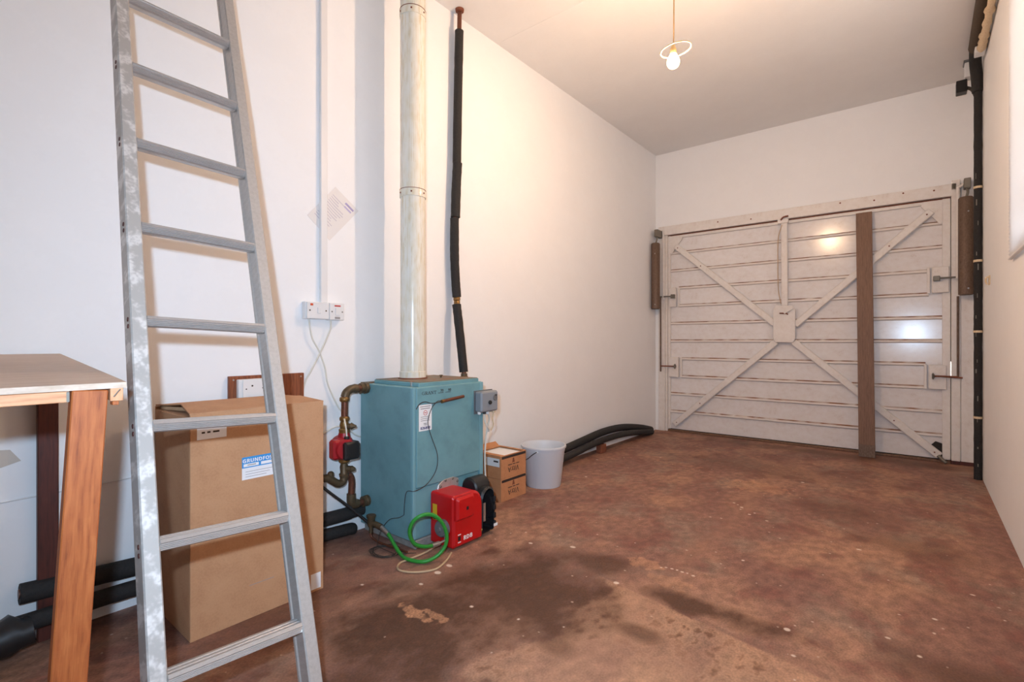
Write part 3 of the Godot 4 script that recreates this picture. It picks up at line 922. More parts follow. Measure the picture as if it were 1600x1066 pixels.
# ------------------------------------------------------------------ bench
func _workbench() -> void:
	var t := thing("workbench", Vector3(-1.75, 0, 0.4), "rough wooden workbench with plywood top and reddish pine legs", "workbench")
	var z1 := 1.35
	# plywood top, a little higher at the wall
	var st := start()
	var pts := [Vector3(-1.2, 0.920, -0.283), Vector3(-2.285, 0.957, -0.352), Vector3(-2.285, 0.957, z1), Vector3(-1.2, 0.920, z1)]
	var dn := Vector3(0, -0.011, 0)
	quad(st, pts[0], pts[1], pts[2], pts[3], Vector3.UP)
	quad(st, pts[0] + dn, pts[1] + dn, pts[2] + dn, pts[3] + dn, Vector3.DOWN)
	var outs := [Vector3(0, 0, -1), Vector3(-1, 0, 0), Vector3(0, 0, 1), Vector3(1, 0, 0)]
	for k in 4:
		quad(st, pts[k], pts[(k + 1) % 4], pts[(k + 1) % 4] + dn, pts[k] + dn, outs[k])
	part(t, "top", st.commit(), M.wood_top)
	pbox(t, "apron", M.wood_apron, Vector3(-1.222, 0.888, -0.196), Vector3(-1.202, 0.908, z1 - 0.05), 0.001)
	for p in [[-0.255, -0.02], [z1 - 0.12, 0.0]]:
		pbar(t, "leg", M.wood_leg, Vector3(-1.212, 0.0, p[0] + 0.027 + 0.052), Vector3(-1.212, 0.908, p[0] + 0.027), 0.053, 0.026, Vector3.RIGHT, 0.002)
	for p in [-0.319, z1 - 0.2]:
		pbox(t, "leg", M.wood_dark, Vector3(-2.288, 0.0, p - 0.026), Vector3(-2.258, 0.943, p + 0.026), 0.002, "dark stained back leg")
	var cr := pbar(t, "cross_batten", M.wood_apron, Vector3(-1.203, 0.897, -0.268), Vector3(-2.25, 0.930, -0.33), 0.020, 0.026, Vector3.UP, 0.001)
	pbox(t, "block", M.wood_leg, Vector3(-1.225, 0.876, -0.272), Vector3(-1.206, 0.884, -0.262), 0.001)
	ptube(cr, "bent_nail", M.steel_dull, [Vector3(-1.198, 0.893, -0.262), Vector3(-1.197, 0.902, -0.268), Vector3(-1.197, 0.907, -0.272)], 0.001, 6)
	pbox(t, "joint_plate", M.steel_dull, Vector3(-1.2015, 0.889, -0.198), Vector3(-1.2, 0.907, -0.194), 0.0)
	pbox(t, "back_rail", M.wood_plank, Vector3(-2.286, 0.895, -0.29), Vector3(-2.262, 0.93, z1 - 0.1), 0.001)
	# pale sheet stuck on the wall under the bench
	var sh := part(self, "paper_sheet", sheet([Vector3(-2.297, 0.655, -0.13), Vector3(-2.297, 0.645, -0.232), Vector3(-2.297, 0.605, -0.258), Vector3(-2.297, 0.565, -0.13)], Vector3.RIGHT, 0.002), M.scrap)
	tag(sh, "pale scrap of paper on the wall under the workbench", "paper")
	var ca := part(self, "wall_cable", tube([Vector3(-2.296, 0.478, 1.2), Vector3(-2.296, 0.474, 0.0), Vector3(-2.296, 0.482, -0.4), Vector3(-2.296, 0.492, -0.8)], 0.0028, 6), M.plastic)
	tag(ca, "thin pale cable along the wall beneath the workbench", "cable")


# ------------------------------------------------------------------ cardboard box
func _cardboard_box() -> void:
	var x1 := -1.868
	var x0 := -2.225
	var z0 := -1.088
	var z1 := -0.611
	var h := 0.755
	var th := 0.006
	var t := thing("cardboard_box", Vector3((x0 + x1) / 2, 0, (z0 + z1) / 2), "large brown cardboard carton standing behind the ladder", "box")
	pbox(t, "side", M.card, Vector3(x1 - th, 0, z0), Vector3(x1, h, z1), 0.002)
	pbox(t, "side", M.card, Vector3(x0, 0, z0), Vector3(x0 + th, h, z1), 0.002)
	pbox(t, "side", M.card, Vector3(x0 + th, 0, z1 - th), Vector3(x1 - th, h - 0.012, z1), 0.002)
	pbox(t, "side", M.card, Vector3(x0 + th, 0, z0), Vector3(x1 - th, h, z0 + th), 0.002)
	pbox(t, "bottom", M.card, Vector3(x0 + th, 0.0, z0 + th), Vector3(x1 - th, 0.006, z1 - th), 0.0)
	# upper flaps: the end flap is crushed in, the long flaps stand a little open above it
	var mid := x0 + 0.17
	var f1 := sheet([Vector3(x1, h + 0.004, z1 + 0.002), Vector3(x1, h + 0.004, z0), Vector3(mid, h + 0.012, z0), Vector3(mid, h + 0.022, z1 - 0.03)], Vector3(0.03, 1, 0).normalized(), 0.005)
	part(t, "flap", f1, M.card)
	var f2 := sheet([Vector3(x0, h + 0.004, z0), Vector3(x0, h + 0.006, z1 - 0.002), Vector3(mid + 0.004, h + 0.020, z1 - 0.035), Vector3(mid + 0.004, h + 0.010, z0)], Vector3.UP, 0.005)
	part(t, "flap", f2, M.card)
	var f3 := sheet([Vector3(x0 + 0.01, h - 0.010, z1 - 0.004), Vector3(x1 - 0.01, h - 0.012, z1 - 0.004), Vector3(x1 - 0.04, h - 0.03, z1 - 0.12), Vector3(x0 + 0.04, h - 0.03, z1 - 0.12)], Vector3.UP, 0.004)
	part(t, "flap", f3, M.card)
	# blue and white maker's label
	var lx := x1 + 0.0006
	var lb := pbox(t, "label", M.paper, Vector3(x1, 0.503, -0.774), Vector3(lx, 0.584, -0.930), 0.0, "blue and white shipping label")
	pbox(lb, "blue_band", M.blue, Vector3(lx, 0.545, -0.774), Vector3(lx + 0.0005, 0.584, -0.930), 0.0)
	pbox(lb, "blank_field", M.white, Vector3(lx + 0.0005, 0.549, -0.779), Vector3(lx + 0.001, 0.5595, -0.832), 0.0)
	pbox(lb, "blank_field", M.white, Vector3(lx + 0.0005, 0.549, -0.840), Vector3(lx + 0.001, 0.5595, -0.920), 0.0)
	ptext(lb, "GRUNDFOS", 0.013, FACE_X, Vector3(lx + 0.001, 0.570, -0.828), M.white, true, 1.08)
	pbox(lb, "faint_print", M.ink_grey, Vector3(lx + 0.001, 0.553, -0.792), Vector3(lx + 0.0013, 0.556, -0.822), 0.0)
	for k in 3:
		pbox(lb, "faint_print", M.ink_grey, Vector3(lx, 0.512 + k * 0.009, -0.786), Vector3(lx + 0.0003, 0.5135 + k * 0.009, -0.86 - 0.012 * k), 0.0)
	var l2 := pbox(t, "label", M.paper, Vector3(x1, 0.668, -0.631), Vector3(lx, 0.712, -0.723), 0.0, "small white label under the rung")
	for k in [[-0.645, -0.655], [-0.662, -0.672], [-0.680, -0.700]]:
		pbox(l2, "print", M.ink, Vector3(lx, 0.688, k[0]), Vector3(lx + 0.0004, 0.694, k[1]), 0.0)
	pbox(t, "label", M.paper, Vector3(x1, 0.010, -1.034), Vector3(lx, 0.072, -1.076), 0.0, "white label in the lower corner")
	pbox(t, "faint_print", M.ink_grey, Vector3(x1, 0.118, -0.80), Vector3(x1 + 0.0003, 0.120, -0.888), 0.0)


# ------------------------------------------------------------------ boiler
const BX0 := -2.278
const BX1 := -1.855
const BZ0 := -2.031
const BZ1 := -1.538

func _boiler() -> void:
	var pl := part(self, "boiler_plinth", bevel_box(Vector3(0.415, 0.044, 0.47), 0.006), M.concrete, Transform3D(Basis(), Vector3(-2.07, 0.022, -1.795)))
	tag(pl, "low grey concrete plinth under the boiler", "plinth")
	var t := thing("boiler", Vector3(-2.07, 0.05, -1.785), "teal enamelled oil boiler standing against the left wall", "boiler")
	pbox(t, "casing", M.teal, Vector3(BX0, 0.046, BZ0), Vector3(BX1 - 0.012, 0.778, BZ1), 0.003)
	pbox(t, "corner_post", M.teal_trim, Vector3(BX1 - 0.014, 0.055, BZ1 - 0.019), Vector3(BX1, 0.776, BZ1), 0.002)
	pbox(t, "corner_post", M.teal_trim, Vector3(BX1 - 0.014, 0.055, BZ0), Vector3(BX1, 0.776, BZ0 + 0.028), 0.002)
	var dr := pbox(t, "front_panel", M.teal, Vector3(BX1 - 0.014, 0.296, BZ0 + 0.030), Vector3(BX1 + 0.002, 0.776, BZ1 - 0.021), 0.003)
	pbox(t, "lower_panel", M.teal, Vector3(BX1 - 0.03, 0.056, BZ0 + 0.030), Vector3(BX1 - 0.008, 0.290, BZ1 - 0.021), 0.002)
	# lid: raised tray, rust-stained on top
	var lid := pbox(t, "lid", M.teal, Vector3(BX0 + 0.05, 0.776, BZ0 + 0.02), Vector3(BX1 - 0.015, 0.797, BZ1 - 0.05), 0.003)
	pbox(lid, "lid_top", M.rusty, Vector3(BX0 + 0.055, 0.797, BZ0 + 0.025), Vector3(BX1 - 0.02, 0.800, BZ1 - 0.055), 0.001)
	pbox(t, "rear_lip", M.rusty, Vector3(BX0, 0.778, BZ0), Vector3(BX0 + 0.045, 0.784, BZ1), 0.001)
	plathe(lid, "wing_bolt", M.bronze, Vector3(-2.03, 0.80, -1.88), Vector3.UP, [Vector2(0, 0), Vector2(0.005, 0), Vector2(0.005, 0.008), Vector2(0.012, 0.014), Vector2(0.0, 0.016)], 8)
	pbox(lid, "latch", M.steel, Vector3(BX1 - 0.075, 0.778, BZ1 - 0.050), Vector3(BX1 - 0.063, 0.800, BZ1 - 0.046), 0.001)
	# maker's name, sticker
	ptext(dr, "GRANT", 0.015, FACE_X, Vector3(BX1 + 0.0025, 0.746, -1.638), M.ink, false, 1.3, true)
	ptext(dr, "70", 0.013, FACE_X, Vector3(BX1 + 0.0025, 0.752, -1.722), M.ink, true)
	ptext(dr, "90", 0.013, FACE_X, Vector3(BX1 + 0.0025, 0.752, -1.775), M.ink, true)
	for z in [-1.715, -1.765]:
		pbox(dr, "rule", M.ink, Vector3(BX1 + 0.002, 0.740, z - 0.018), Vector3(BX1 + 0.0026, 0.7425, z + 0.018), 0.0)
	var stk := pbox(dr, "sticker", M.white, Vector3(BX1 + 0.002, 0.566, -1.573), Vector3(BX1 + 0.0026, 0.692, -1.654), 0.0, "white service sticker")
	var sx := BX1 + 0.003
	pbox(stk, "print_line", M.ink_grey, Vector3(BX1 + 0.0026, 0.681, -1.580), Vector3(sx, 0.685, -1.646), 0.0)
	pbox(stk, "print_line", M.ink_grey, Vector3(BX1 + 0.0026, 0.671, -1.583), Vector3(sx, 0.675, -1.643), 0.0)
	plathe(stk, "red_oval", M.ink_red, Vector3(BX1 + 0.0026, 0.652, -1.6135), Vector3.RIGHT, [Vector2(0.010, 0), Vector2(0.010, 0.0004), Vector2(0.0125, 0.0004), Vector2(0.0125, 0)], 20)
	pbox(stk, "red_print", M.ink_red, Vector3(BX1 + 0.0026, 0.650, -1.607), Vector3(sx, 0.654, -1.620), 0.0)
	for k in 3:
		pbox(stk, "print_line", M.ink_grey, Vector3(BX1 + 0.0026, 0.632 - k * 0.009, -1.585), Vector3(sx, 0.6345 - k * 0.009, -1.642), 0.0)
	ptext(stk, "TEL", 0.011, FACE_X, Vector3(sx, 0.597, -1.6135), M.ink)
	ptext(stk, "826898", 0.013, FACE_X, Vector3(sx, 0.579, -1.6135), M.ink_blue, true, 1.05)
	# thermostat phial resting on the panel, its capillary trailing to the floor
	var ph := ptube(t, "sensor_probe", M.copper, [Vector3(BX1 + 0.011, 0.699, -1.718), Vector3(BX1 + 0.011, 0.711, -1.867)], 0.008, 10, false)
	ptube(ph, "collar", M.brass, [Vector3(BX1 + 0.011, 0.698, -1.712), Vector3(BX1 + 0.011, 0.6995, -1.724)], 0.009, 10, false)
	ptube(ph, "capillary", M.wire, [Vector3(BX1 + 0.008, 0.676, -1.552), Vector3(BX1 + 0.006, 0.698, -1.575), Vector3(BX1 + 0.006, 0.706, -1.609), Vector3(BX1 + 0.006, 0.694, -1.655), Vector3(BX1 + 0.010, 0.699, -1.716)], 0.0022, 6)
	ptube(ph, "capillary", M.wire, [Vector3(BX1 + 0.010, 0.701, -1.716), Vector3(BX1 + 0.007, 0.700, -1.685), Vector3(BX1 + 0.006, 0.665, -1.648), Vector3(BX1 + 0.006, 0.605, -1.627), Vector3(BX1 + 0.006, 0.539, -1.646), Vector3(BX1 + 0.006, 0.438, -1.688), Vector3(BX1 + 0.006, 0.360, -1.679), Vector3(BX1 + 0.007, 0.305, -1.617), Vector3(BX1 + 0.006, 0.289, -1.545), Vector3(-1.90, 0.274, -1.535), Vector3(-1.917, 0.165, -1.535)], 0.0018, 6)
	# spare capillary coiled on the floor
	var cp := []
	for k in 90:
		var a := TAU * k / 18.0
		var rr := 0.062 + 0.018 * sin(k * 0.37)
		cp.append(Vector3(-1.965 + cos(a) * rr * 1.15 + 0.010 * sin(k * 0.21), 0.004 + 0.004 * (1 + sin(k * 0.9)), -1.462 + sin(a) * rr * 0.9))
	cp.append(Vector3(-1.86, 0.006, -1.50))
	cp.append(Vector3(-1.82, 0.010, -1.53))
	var lead := curve([Vector3(-1.917, 0.164, -1.534), Vector3(-1.95, 0.145, -1.530), Vector3(-2.02, 0.120, -1.526), Vector3(-2.055, 0.060, -1.50), Vector3(-2.03, 0.008, -1.462)])
	lead.append_array(cp)
	var co := part(self, "capillary_coil", tube(lead, 0.0016, 5), M.wire)
	tag(co, "coil of thin dark capillary wire on the floor before the boiler", "wire coil")
	# control box on the right edge
	var c := pbox(t, "control_box", M.grey_box, Vector3(BX1 + 0.003, 0.618, -2.095), Vector3(BX1 + 0.055, 0.728, -1.958), 0.008, "grey control box")
	pbox(c, "base_plate", M.grey_dial, Vector3(BX1 + 0.001, 0.606, -2.10), Vector3(BX1 + 0.006, 0.732, -1.953), 0.001)
	plathe(c, "knob", M.black, Vector3(BX1 + 0.055, 0.668, -2.022), Vector3.RIGHT, cyl(0.011, 0.010), 14)
	plathe(c, "dial", M.grey_dial, Vector3(BX1 + 0.055, 0.690, -2.068), Vector3.RIGHT, cyl(0.017, 0.003), 18)
	pbox(c, "switch", M.black, Vector3(BX1 + 0.055, 0.702, -2.080), Vector3(BX1 + 0.060, 0.708, -2.064), 0.001)
	plathe(c, "lug", M.plastic, Vector3(BX1 + 0.028, 0.606, -1.968), Vector3.UP, cyl(0.010, 0.014), 10)
	plathe(c, "lug", M.plastic, Vector3(BX1 + 0.028, 0.600, -2.035), Vector3.UP, cyl(0.010, 0.020), 10)
	plathe(c, "lug", M.black, Vector3(BX1 + 0.028, 0.604, -2.010), Vector3.UP, cyl(0.009, 0.016), 10)
	plathe(c, "lug", M.cream, Vector3(BX1 + 0.028, 0.604, -2.085), Vector3.UP, cyl(0.011, 0.018), 10)
	ptube(c, "flex", M.cable_white, [Vector3(BX1 + 0.028, 0.606, -2.010), Vector3(BX1 + 0.03, 0.57, -2.012), Vector3(BX1 + 0.03, 0.535, -2.03), Vector3(BX1 + 0.02, 0.515, -2.055), Vector3(BX1 + 0.012, 0.50, -2.062)], 0.005, 8)
	ptube(c, "flex", M.cable_white, [Vector3(BX1 + 0.028, 0.606, -2.04), Vector3(BX1 + 0.02, 0.57, -2.06), Vector3(BX1 + 0.008, 0.52, -2.056), Vector3(BX1 + 0.002, 0.414, -2.045), Vector3(BX1, 0.32, -2.045), Vector3(BX1 + 0.002, 0.215, -2.050), Vector3(BX1 + 0.01, 0.16, -2.045)], 0.005, 8)
	ptube(c, "flex", M.cream, [Vector3(BX1 + 0.028, 0.606, -2.085), Vector3(BX1 + 0.03, 0.57, -2.075), Vector3(BX1 + 0.03, 0.535, -2.082), Vector3(BX1 + 0.02, 0.505, -2.072)], 0.004, 8)


# ------------------------------------------------------------------ burner on the boiler's front
func _burner() -> void:
	var t := thing("oil_burner", Vector3(-1.77, 0.0, -1.80), "red and black oil burner at the foot of the teal boiler", "burner")
	var xf := Transform3D(FACE_X, Vector3(BX1 - 0.004, 0, 0))     # local x = -z, y = y, depth towards +x
	# red hood: large radius at its upper right
	var hood := rounded(Vector2(1.655, 0.012), Vector2(1.862, 0.262), [0.012, 0.006, 0.075, 0.014], 7)
	part(t, "hood", extrude(hood, 0.158, 0.012), M.red, xf)
	# raised block with the sight hole
	var blk := rounded(Vector2(1.662, 0.146), Vector2(1.782, 0.256), [0.003, 0.014, 0.012, 0.012], 4)
	var bk := part(t, "raised_block", extrude(blk, 0.026, 0.010), M.red, Transform3D(FACE_X, Vector3(BX1 + 0.148, 0, 0)))
	pbox(bk, "sight_hole", M.black, Vector3(BX1 + 0.165, 0.188, -1.722), Vector3(BX1 + 0.1745, 0.206, -1.738), 0.001)
	# black motor and fan casing beyond it
	var cas := rounded(Vector2(1.858, 0.020), Vector2(1.965, 0.252), [0.01, 0.012, 0.05, 0.06], 7)
	part(t, "fan_casing", extrude(cas, 0.150, 0.010), M.black, xf)
	plathe(t, "motor", M.black, Vector3(BX1 + 0.066, 0.140, -1.945), Vector3(0, 0, -1), [Vector2(0, 0), Vector2(0.074, 0), Vector2(0.074, 0.03), Vector2(0.064, 0.04), Vector2(0, 0.042)], 24)
	plathe(t, "motor_back", M.black, Vector3(BX1 + 0.055, 0.238, -1.86), Vector3(0, 0, -1), cyl(0.055, 0.11, 0.008), 20)
	for k in 4:
		pbox(t, "cooling_fin", M.black, Vector3(BX1 + 0.05, 0.036 + k * 0.042, -1.955), Vector3(BX1 + 0.146, 0.066 + k * 0.042, -1.974), 0.004)
	pbox(t, "rating_plate", M.steel, Vector3(BX1 + 0.144, 0.085, -1.872), Vector3(BX1 + 0.1475, 0.178, -1.888), 0.0)
	pbox(t, "data_label", M.white, Vector3(BX1 + 0.149, 0.040, -1.948), Vector3(BX1 + 0.1515, 0.054, -1.976), 0.0)
	plathe(t, "screw", M.brass, Vector3(BX1 + 0.150, 0.052, -1.850), Vector3.RIGHT, cyl(0.006, 0.008), 10)
	# yellow warning label and the oil pump on the left side
	pbox(t, "warning_label", M.yellow, Vector3(-1.846, 0.150, -1.655), Vector3(-1.815, 0.205, -1.6544), 0.0)
	pbox(t, "warning_label", M.yellow, Vector3(-1.846, 0.128, -1.655), Vector3(-1.815, 0.142, -1.6544), 0.0)
	pbox(t, "warning_print", M.ink, Vector3(-1.842, 0.132, -1.6545), Vector3(-1.822, 0.137, -1.6540), 0.0)
	plathe(t, "oil_pump", M.grey_dial, Vector3(-1.765, 0.105, -1.662), Vector3.BACK, [Vector2(0, 0), Vector2(0.040, 0), Vector2(0.040, 0.03), Vector2(0.034, 0.038), Vector2(0.012, 0.040), Vector2(0.010, 0.044), Vector2(0, 0.044)], 22)
	ptube(t, "oil_inlet", M.steel, [Vector3(-1.745, 0.085, -1.64), Vector3(-1.738, 0.060, -1.638), Vector3(-1.740, 0.054, -1.618), Vector3(-1.740, 0.052, -1.57)], 0.006, 8)
	# flange bolted to the boiler
	var fl := part(t, "flange", extrude(PackedVector2Array([Vector2(1.69, 0.25), Vector2(1.84, 0.25), Vector2(1.84, 0.288), Vector2(1.80, 0.306), Vector2(1.735, 0.304), Vector2(1.70, 0.282)]), 0.012, 0.003), M.alu, Transform3D(FACE_X, Vector3(BX1 - 0.009, 0, 0)))
	for k in [[0.272, -1.712], [0.296, -1.745], [0.296, -1.795], [0.276, -1.828]]:
		plathe(fl, "bolt", M.steel_dull, Vector3(BX1 + 0.002, k[0], k[1]), Vector3.RIGHT, cyl(0.007, 0.006), 8)
	# maker's mark
	ptext(t, "RDB", 0.020, FACE_X, Vector3(BX1 + 0.1545, 0.050, -1.752), M.white, true, 1.15)
	pbox(t, "mark", M.black, Vector3(BX1 + 0.150, 0.046, -1.685), Vector3(BX1 + 0.1545, 0.066, -1.702), 0.0)
	for y in [0.072, 0.036]:
		pbox(t, "mark", M.white, Vector3(BX1 + 0.150, y, -1.684), Vector3(BX1 + 0.1545, y + 0.004, -1.704), 0.0)
	# green oil hose, looping from the filter tap to the pump
	var h := thing("oil_hose", Vector3(-1.74, 0.0, -1.48), "looped green rubber hose in front of the boiler", "hose")
	ptube(h, "hose", M.green, [Vector3(-2.005, 0.078, -1.497), Vector3(-1.965, 0.058, -1.492), Vector3(-1.92, 0.036, -1.482), Vector3(-1.86, 0.018, -1.466), Vector3(-1.80, 0.012, -1.457), Vector3(-1.72, 0.012, -1.484), Vector3(-1.69, 0.026, -1.535), Vector3(-1.672, 0.062, -1.570), Vector3(-1.665, 0.108, -1.578), Vector3(-1.668, 0.160, -1.563), Vector3(-1.672, 0.203, -1.533), Vector3(-1.682, 0.230, -1.492), Vector3(-1.695, 0.232, -1.452), Vector3(-1.718, 0.208, -1.426), Vector3(-1.735, 0.158, -1.420), Vector3(-1.74, 0.10, -1.450), Vector3(-1.74, 0.066, -1.510), Vector3(-1.74, 0.053, -1.575)], 0.0085, 12)
	ptube(h, "ferrule", M.steel, [Vector3(-1.74, 0.056, -1.555), Vector3(-1.74, 0.053, -1.60)], 0.011, 12, false)
	ptube(h, "ferrule", M.steel, [Vector3(-2.04, 0.088, -1.496), Vector3(-1.985, 0.068, -1.495)], 0.0115, 12, false)
	# tan cord lying round it
	var cd := part(self, "floor_cord", tube(curve([Vector3(-1.81, 0.012, -1.66), Vector3(-1.798, 0.006, -1.567), Vector3(-1.801, 0.005, -1.475), Vector3(-1.80, 0.005, -1.415), Vector3(-1.75, 0.005, -1.375), Vector3(-1.68, 0.005, -1.405), Vector3(-1.634, 0.005, -1.479), Vector3(-1.66, 0.005, -1.57), Vector3(-1.70, 0.006, -1.64)]), 0.0045, 8), M.tan_cord)
	tag(cd, "thin tan cord lying in a loop on the floor under the hose", "cord")


# ------------------------------------------------------------------ pipes on the boiler's left
func _boiler_pipework() -> void:
	var x := -2.20
	var t := thing("heating_pipework", Vector3(x, 0.3, -1.40), "copper and brass pipes with valves on the boiler's left side", "pipes")
	ptube(t, "flow_pipe", M.copper, [Vector3(x - 0.02, 0.757, -1.53), Vector3(x - 0.01, 0.760, -1.47), Vector3(x, 0.760, -1.44), Vector3(x, 0.750, -1.41), Vector3(x, 0.722, -1.396), Vector3(x, 0.70, -1.395), Vector3(x, 0.55, -1.393)], 0.0165, 14)
	plathe(t, "union", M.bronze, Vector3(x - 0.02, 0.757, -1.538), Vector3(0, 0, 1), [Vector2(0, 0), Vector2(0.030, 0), Vector2(0.030, 0.018), Vector2(0.024, 0.022), Vector2(0.027, 0.026), Vector2(0.027, 0.044), Vector2(0.018, 0.048), Vector2(0, 0.048)], 8)
	plathe(t, "collar", M.bronze, Vector3(x - 0.005, 0.760, -1.468), Vector3(0, 0, 1), [Vector2(0, 0), Vector2(0.022, 0), Vector2(0.024, 0.01), Vector2(0.022, 0.022), Vector2(0, 0.022)], 14)
	ptube(t, "elbow", M.bronze, [Vector3(x - 0.002, 0.760, -1.45), Vector3(x, 0.759, -1.43), Vector3(x, 0.745, -1.406), Vector3(x, 0.722, -1.396)], 0.021, 14)
	for y in [0.700, 0.604]:
		plathe(t, "collar", M.brass, Vector3(x, y, -1.394), Vector3.UP, [Vector2(0, 0), Vector2(0.019, 0), Vector2(0.024, 0.006), Vector2(0.024, 0.018), Vector2(0.019, 0.024), Vector2(0, 0.024)], 14)
	plathe(t, "valve_body", M.brass, Vector3(x, 0.548, -1.393), Vector3.UP, [Vector2(0, 0), Vector2(0.026, 0), Vector2(0.027, 0.016), Vector2(0.020, 0.022), Vector2(0.023, 0.036), Vector2(0.018, 0.056), Vector2(0, 0.056)], 14)
	plathe(t, "valve_spindle", M.bronze, Vector3(x + 0.015, 0.580, -1.400), Vector3(0.8, 0, -0.6), [Vector2(0, 0), Vector2(0.014, 0), Vector2(0.014, 0.018), Vector2(0.018, 0.020), Vector2(0.010, 0.034), Vector2(0.006, 0.044), Vector2(0, 0.044)], 10)
	plathe(t, "union", M.brass, Vector3(x, 0.398, -1.393), Vector3.UP, [Vector2(0, 0), Vector2(0.020, 0), Vector2(0.028, 0.008), Vector2(0.028, 0.022), Vector2(0, 0.022)], 10)
	plathe(t, "valve_body", M.bronze, Vector3(x, 0.330, -1.391), Vector3.UP, [Vector2(0, 0), Vector2(0.022, 0), Vector2(0.024, 0.014), Vector2(0.018, 0.022), Vector2(0.020, 0.050), Vector2(0.014, 0.07), Vector2(0, 0.07)], 14)
	plathe(t, "valve_spindle", M.bronze, Vector3(x + 0.012, 0.372, -1.398), Vector3(0.7, -0.15, -0.7), [Vector2(0, 0), Vector2(0.014, 0), Vector2(0.015, 0.02), Vector2(0.017, 0.024), Vector2(0.008, 0.042), Vector2(0, 0.044)], 10)
	ptube(t, "branch_pipe", M.bronze, [Vector3(x, 0.34, -1.391), Vector3(x, 0.310, -1.386), Vector3(x + 0.002, 0.303, -1.36), Vector3(x + 0.002, 0.322, -1.33), Vector3(x + 0.002, 0.342, -1.30), Vector3(x + 0.002, 0.346, -1.25)], 0.019, 14)
	plathe(t, "plug", M.bronze, Vector3(x + 0.002, 0.345, -1.318), Vector3.UP, [Vector2(0, 0), Vector2(0.015, 0), Vector2(0.015, 0.02), Vector2(0.008, 0.026), Vector2(0, 0.026)], 8)
	ptube(t, "return_pipe", M.copper, [Vector3(x - 0.005, 0.318, -1.40), Vector3(x - 0.005, 0.332, -1.414), Vector3(x - 0.005, 0.325, -1.430), Vector3(x - 0.005, 0.295, -1.438), Vector3(x - 0.005, 0.25, -1.436), Vector3(x - 0.005, 0.21, -1.434), Vector3(x - 0.005, 0.182, -1.440), Vector3(x - 0.01, 0.176, -1.47), Vector3(x - 0.012, 0.176, -1.535)], 0.0165, 14)
	ptube(t, "elbow", M.bronze, [Vector3(x - 0.005, 0.235, -1.435), Vector3(x - 0.005, 0.198, -1.435), Vector3(x - 0.006, 0.180, -1.446), Vector3(x - 0.01, 0.176, -1.475)], 0.022, 14)
	plathe(t, "union", M.bronze, Vector3(x - 0.012, 0.176, -1.538), Vector3(0, 0, 1), [Vector2(0, 0), Vector2(0.028, 0), Vector2(0.028, 0.014), Vector2(0.024, 0.018), Vector2(0.027, 0.020), Vector2(0.027, 0.032), Vector2(0.016, 0.036), Vector2(0, 0.036)], 12)
	# circulation pump
	var p := thing("circulation_pump", Vector3(x, 0.415, -1.39), "small red circulation pump with black terminal box", "pump")
	plathe(p, "volute", M.red_pump, Vector3(x - 0.045, 0.478, -1.388), Vector3.RIGHT, [Vector2(0, 0), Vector2(0.050, 0), Vector2(0.056, 0.010), Vector2(0.056, 0.055), Vector2(0.046, 0.068), Vector2(0, 0.07)], 24)
	plathe(p, "neck", M.red_pump, Vector3(x, 0.418, -1.392), Vector3.UP, [Vector2(0, 0), Vector2(0.026, 0), Vector2(0.030, 0.02), Vector2(0.030, 0.11), Vector2(0.026, 0.130), Vector2(0, 0.130)], 18)
	plathe(p, "motor", M.red_pump, Vector3(x + 0.02, 0.478, -1.372), Vector3(1, 0, 0.25), [Vector2(0, 0), Vector2(0.050, 0), Vector2(0.050, 0.05), Vector2(0.044, 0.058), Vector2(0, 0.058)], 24)
	pbox(p, "motor_flange", M.red_pump, Vector3(x + 0.0, 0.432, -1.37), Vector3(x + 0.055, 0.525, -1.305), 0.01)
	var tb := pbox(p, "terminal_box", M.black, Vector3(x + 0.035, 0.430, -1.42), Vector3(x + 0.095, 0.515, -1.340), 0.007)
	pbox(tb, "cover", M.black, Vector3(x + 0.094, 0.438, -1.413), Vector3(x + 0.100, 0.507, -1.347), 0.003)
	plathe(tb, "cable_gland", M.black, Vector3(x + 0.06, 0.512, -1.368), Vector3.UP, cyl(0.012, 0.028), 10)
	ptube(tb, "lead", M.cable_white, [Vector3(x + 0.06, 0.535, -1.368), Vector3(x + 0.055, 0.575, -1.368), Vector3(x + 0.03, 0.61, -1.376), Vector3(x - 0.02, 0.63, -1.40), Vector3(x - 0.055, 0.65, -1.42)], 0.004, 8)
	# tap and filter at the floor with a black supply line
	var f := thing("oil_filter_tap", Vector3(-2.08, 0.05, -1.48), "small brass oil tap at the boiler's foot with a black supply line", "tap")
	plathe(f, "bowl", M.bronze, Vector3(-2.10, 0.082, -1.478), Vector3.UP, [Vector2(0, 0), Vector2(0.014, 0), Vector2(0.019, 0.012), Vector2(0.019, 0.042), Vector2(0.023, 0.048), Vector2(0.023, 0.058), Vector2(0, 0.058)], 14)
	ptube(f, "spout", M.bronze, [Vector3(-2.10, 0.098, -1.478), Vector3(-2.075, 0.097, -1.487), Vector3(-2.04, 0.088, -1.496)], 0.014, 12)
	ptube(f, "drain", M.bronze, [Vector3(-2.10, 0.09, -1.478), Vector3(-2.10, 0.052, -1.476)], 0.009, 8, false)
	ptube(f, "supply_line", M.black, [Vector3(-2.20, 0.33, -1.25), Vector3(-2.18, 0.278, -1.30), Vector3(-2.155, 0.20, -1.38), Vector3(-2.125, 0.125, -1.45), Vector3(-2.105, 0.090, -1.475)], 0.007, 8)
	ptube(f, "floor_pipe", M.copper, [Vector3(-2.10, 0.053, -1.476), Vector3(-2.09, 0.030, -1.478), Vector3(-2.03, 0.014, -1.488), Vector3(-1.93, 0.010, -1.505), Vector3(-1.86, 0.009, -1.508)], 0.006, 8)


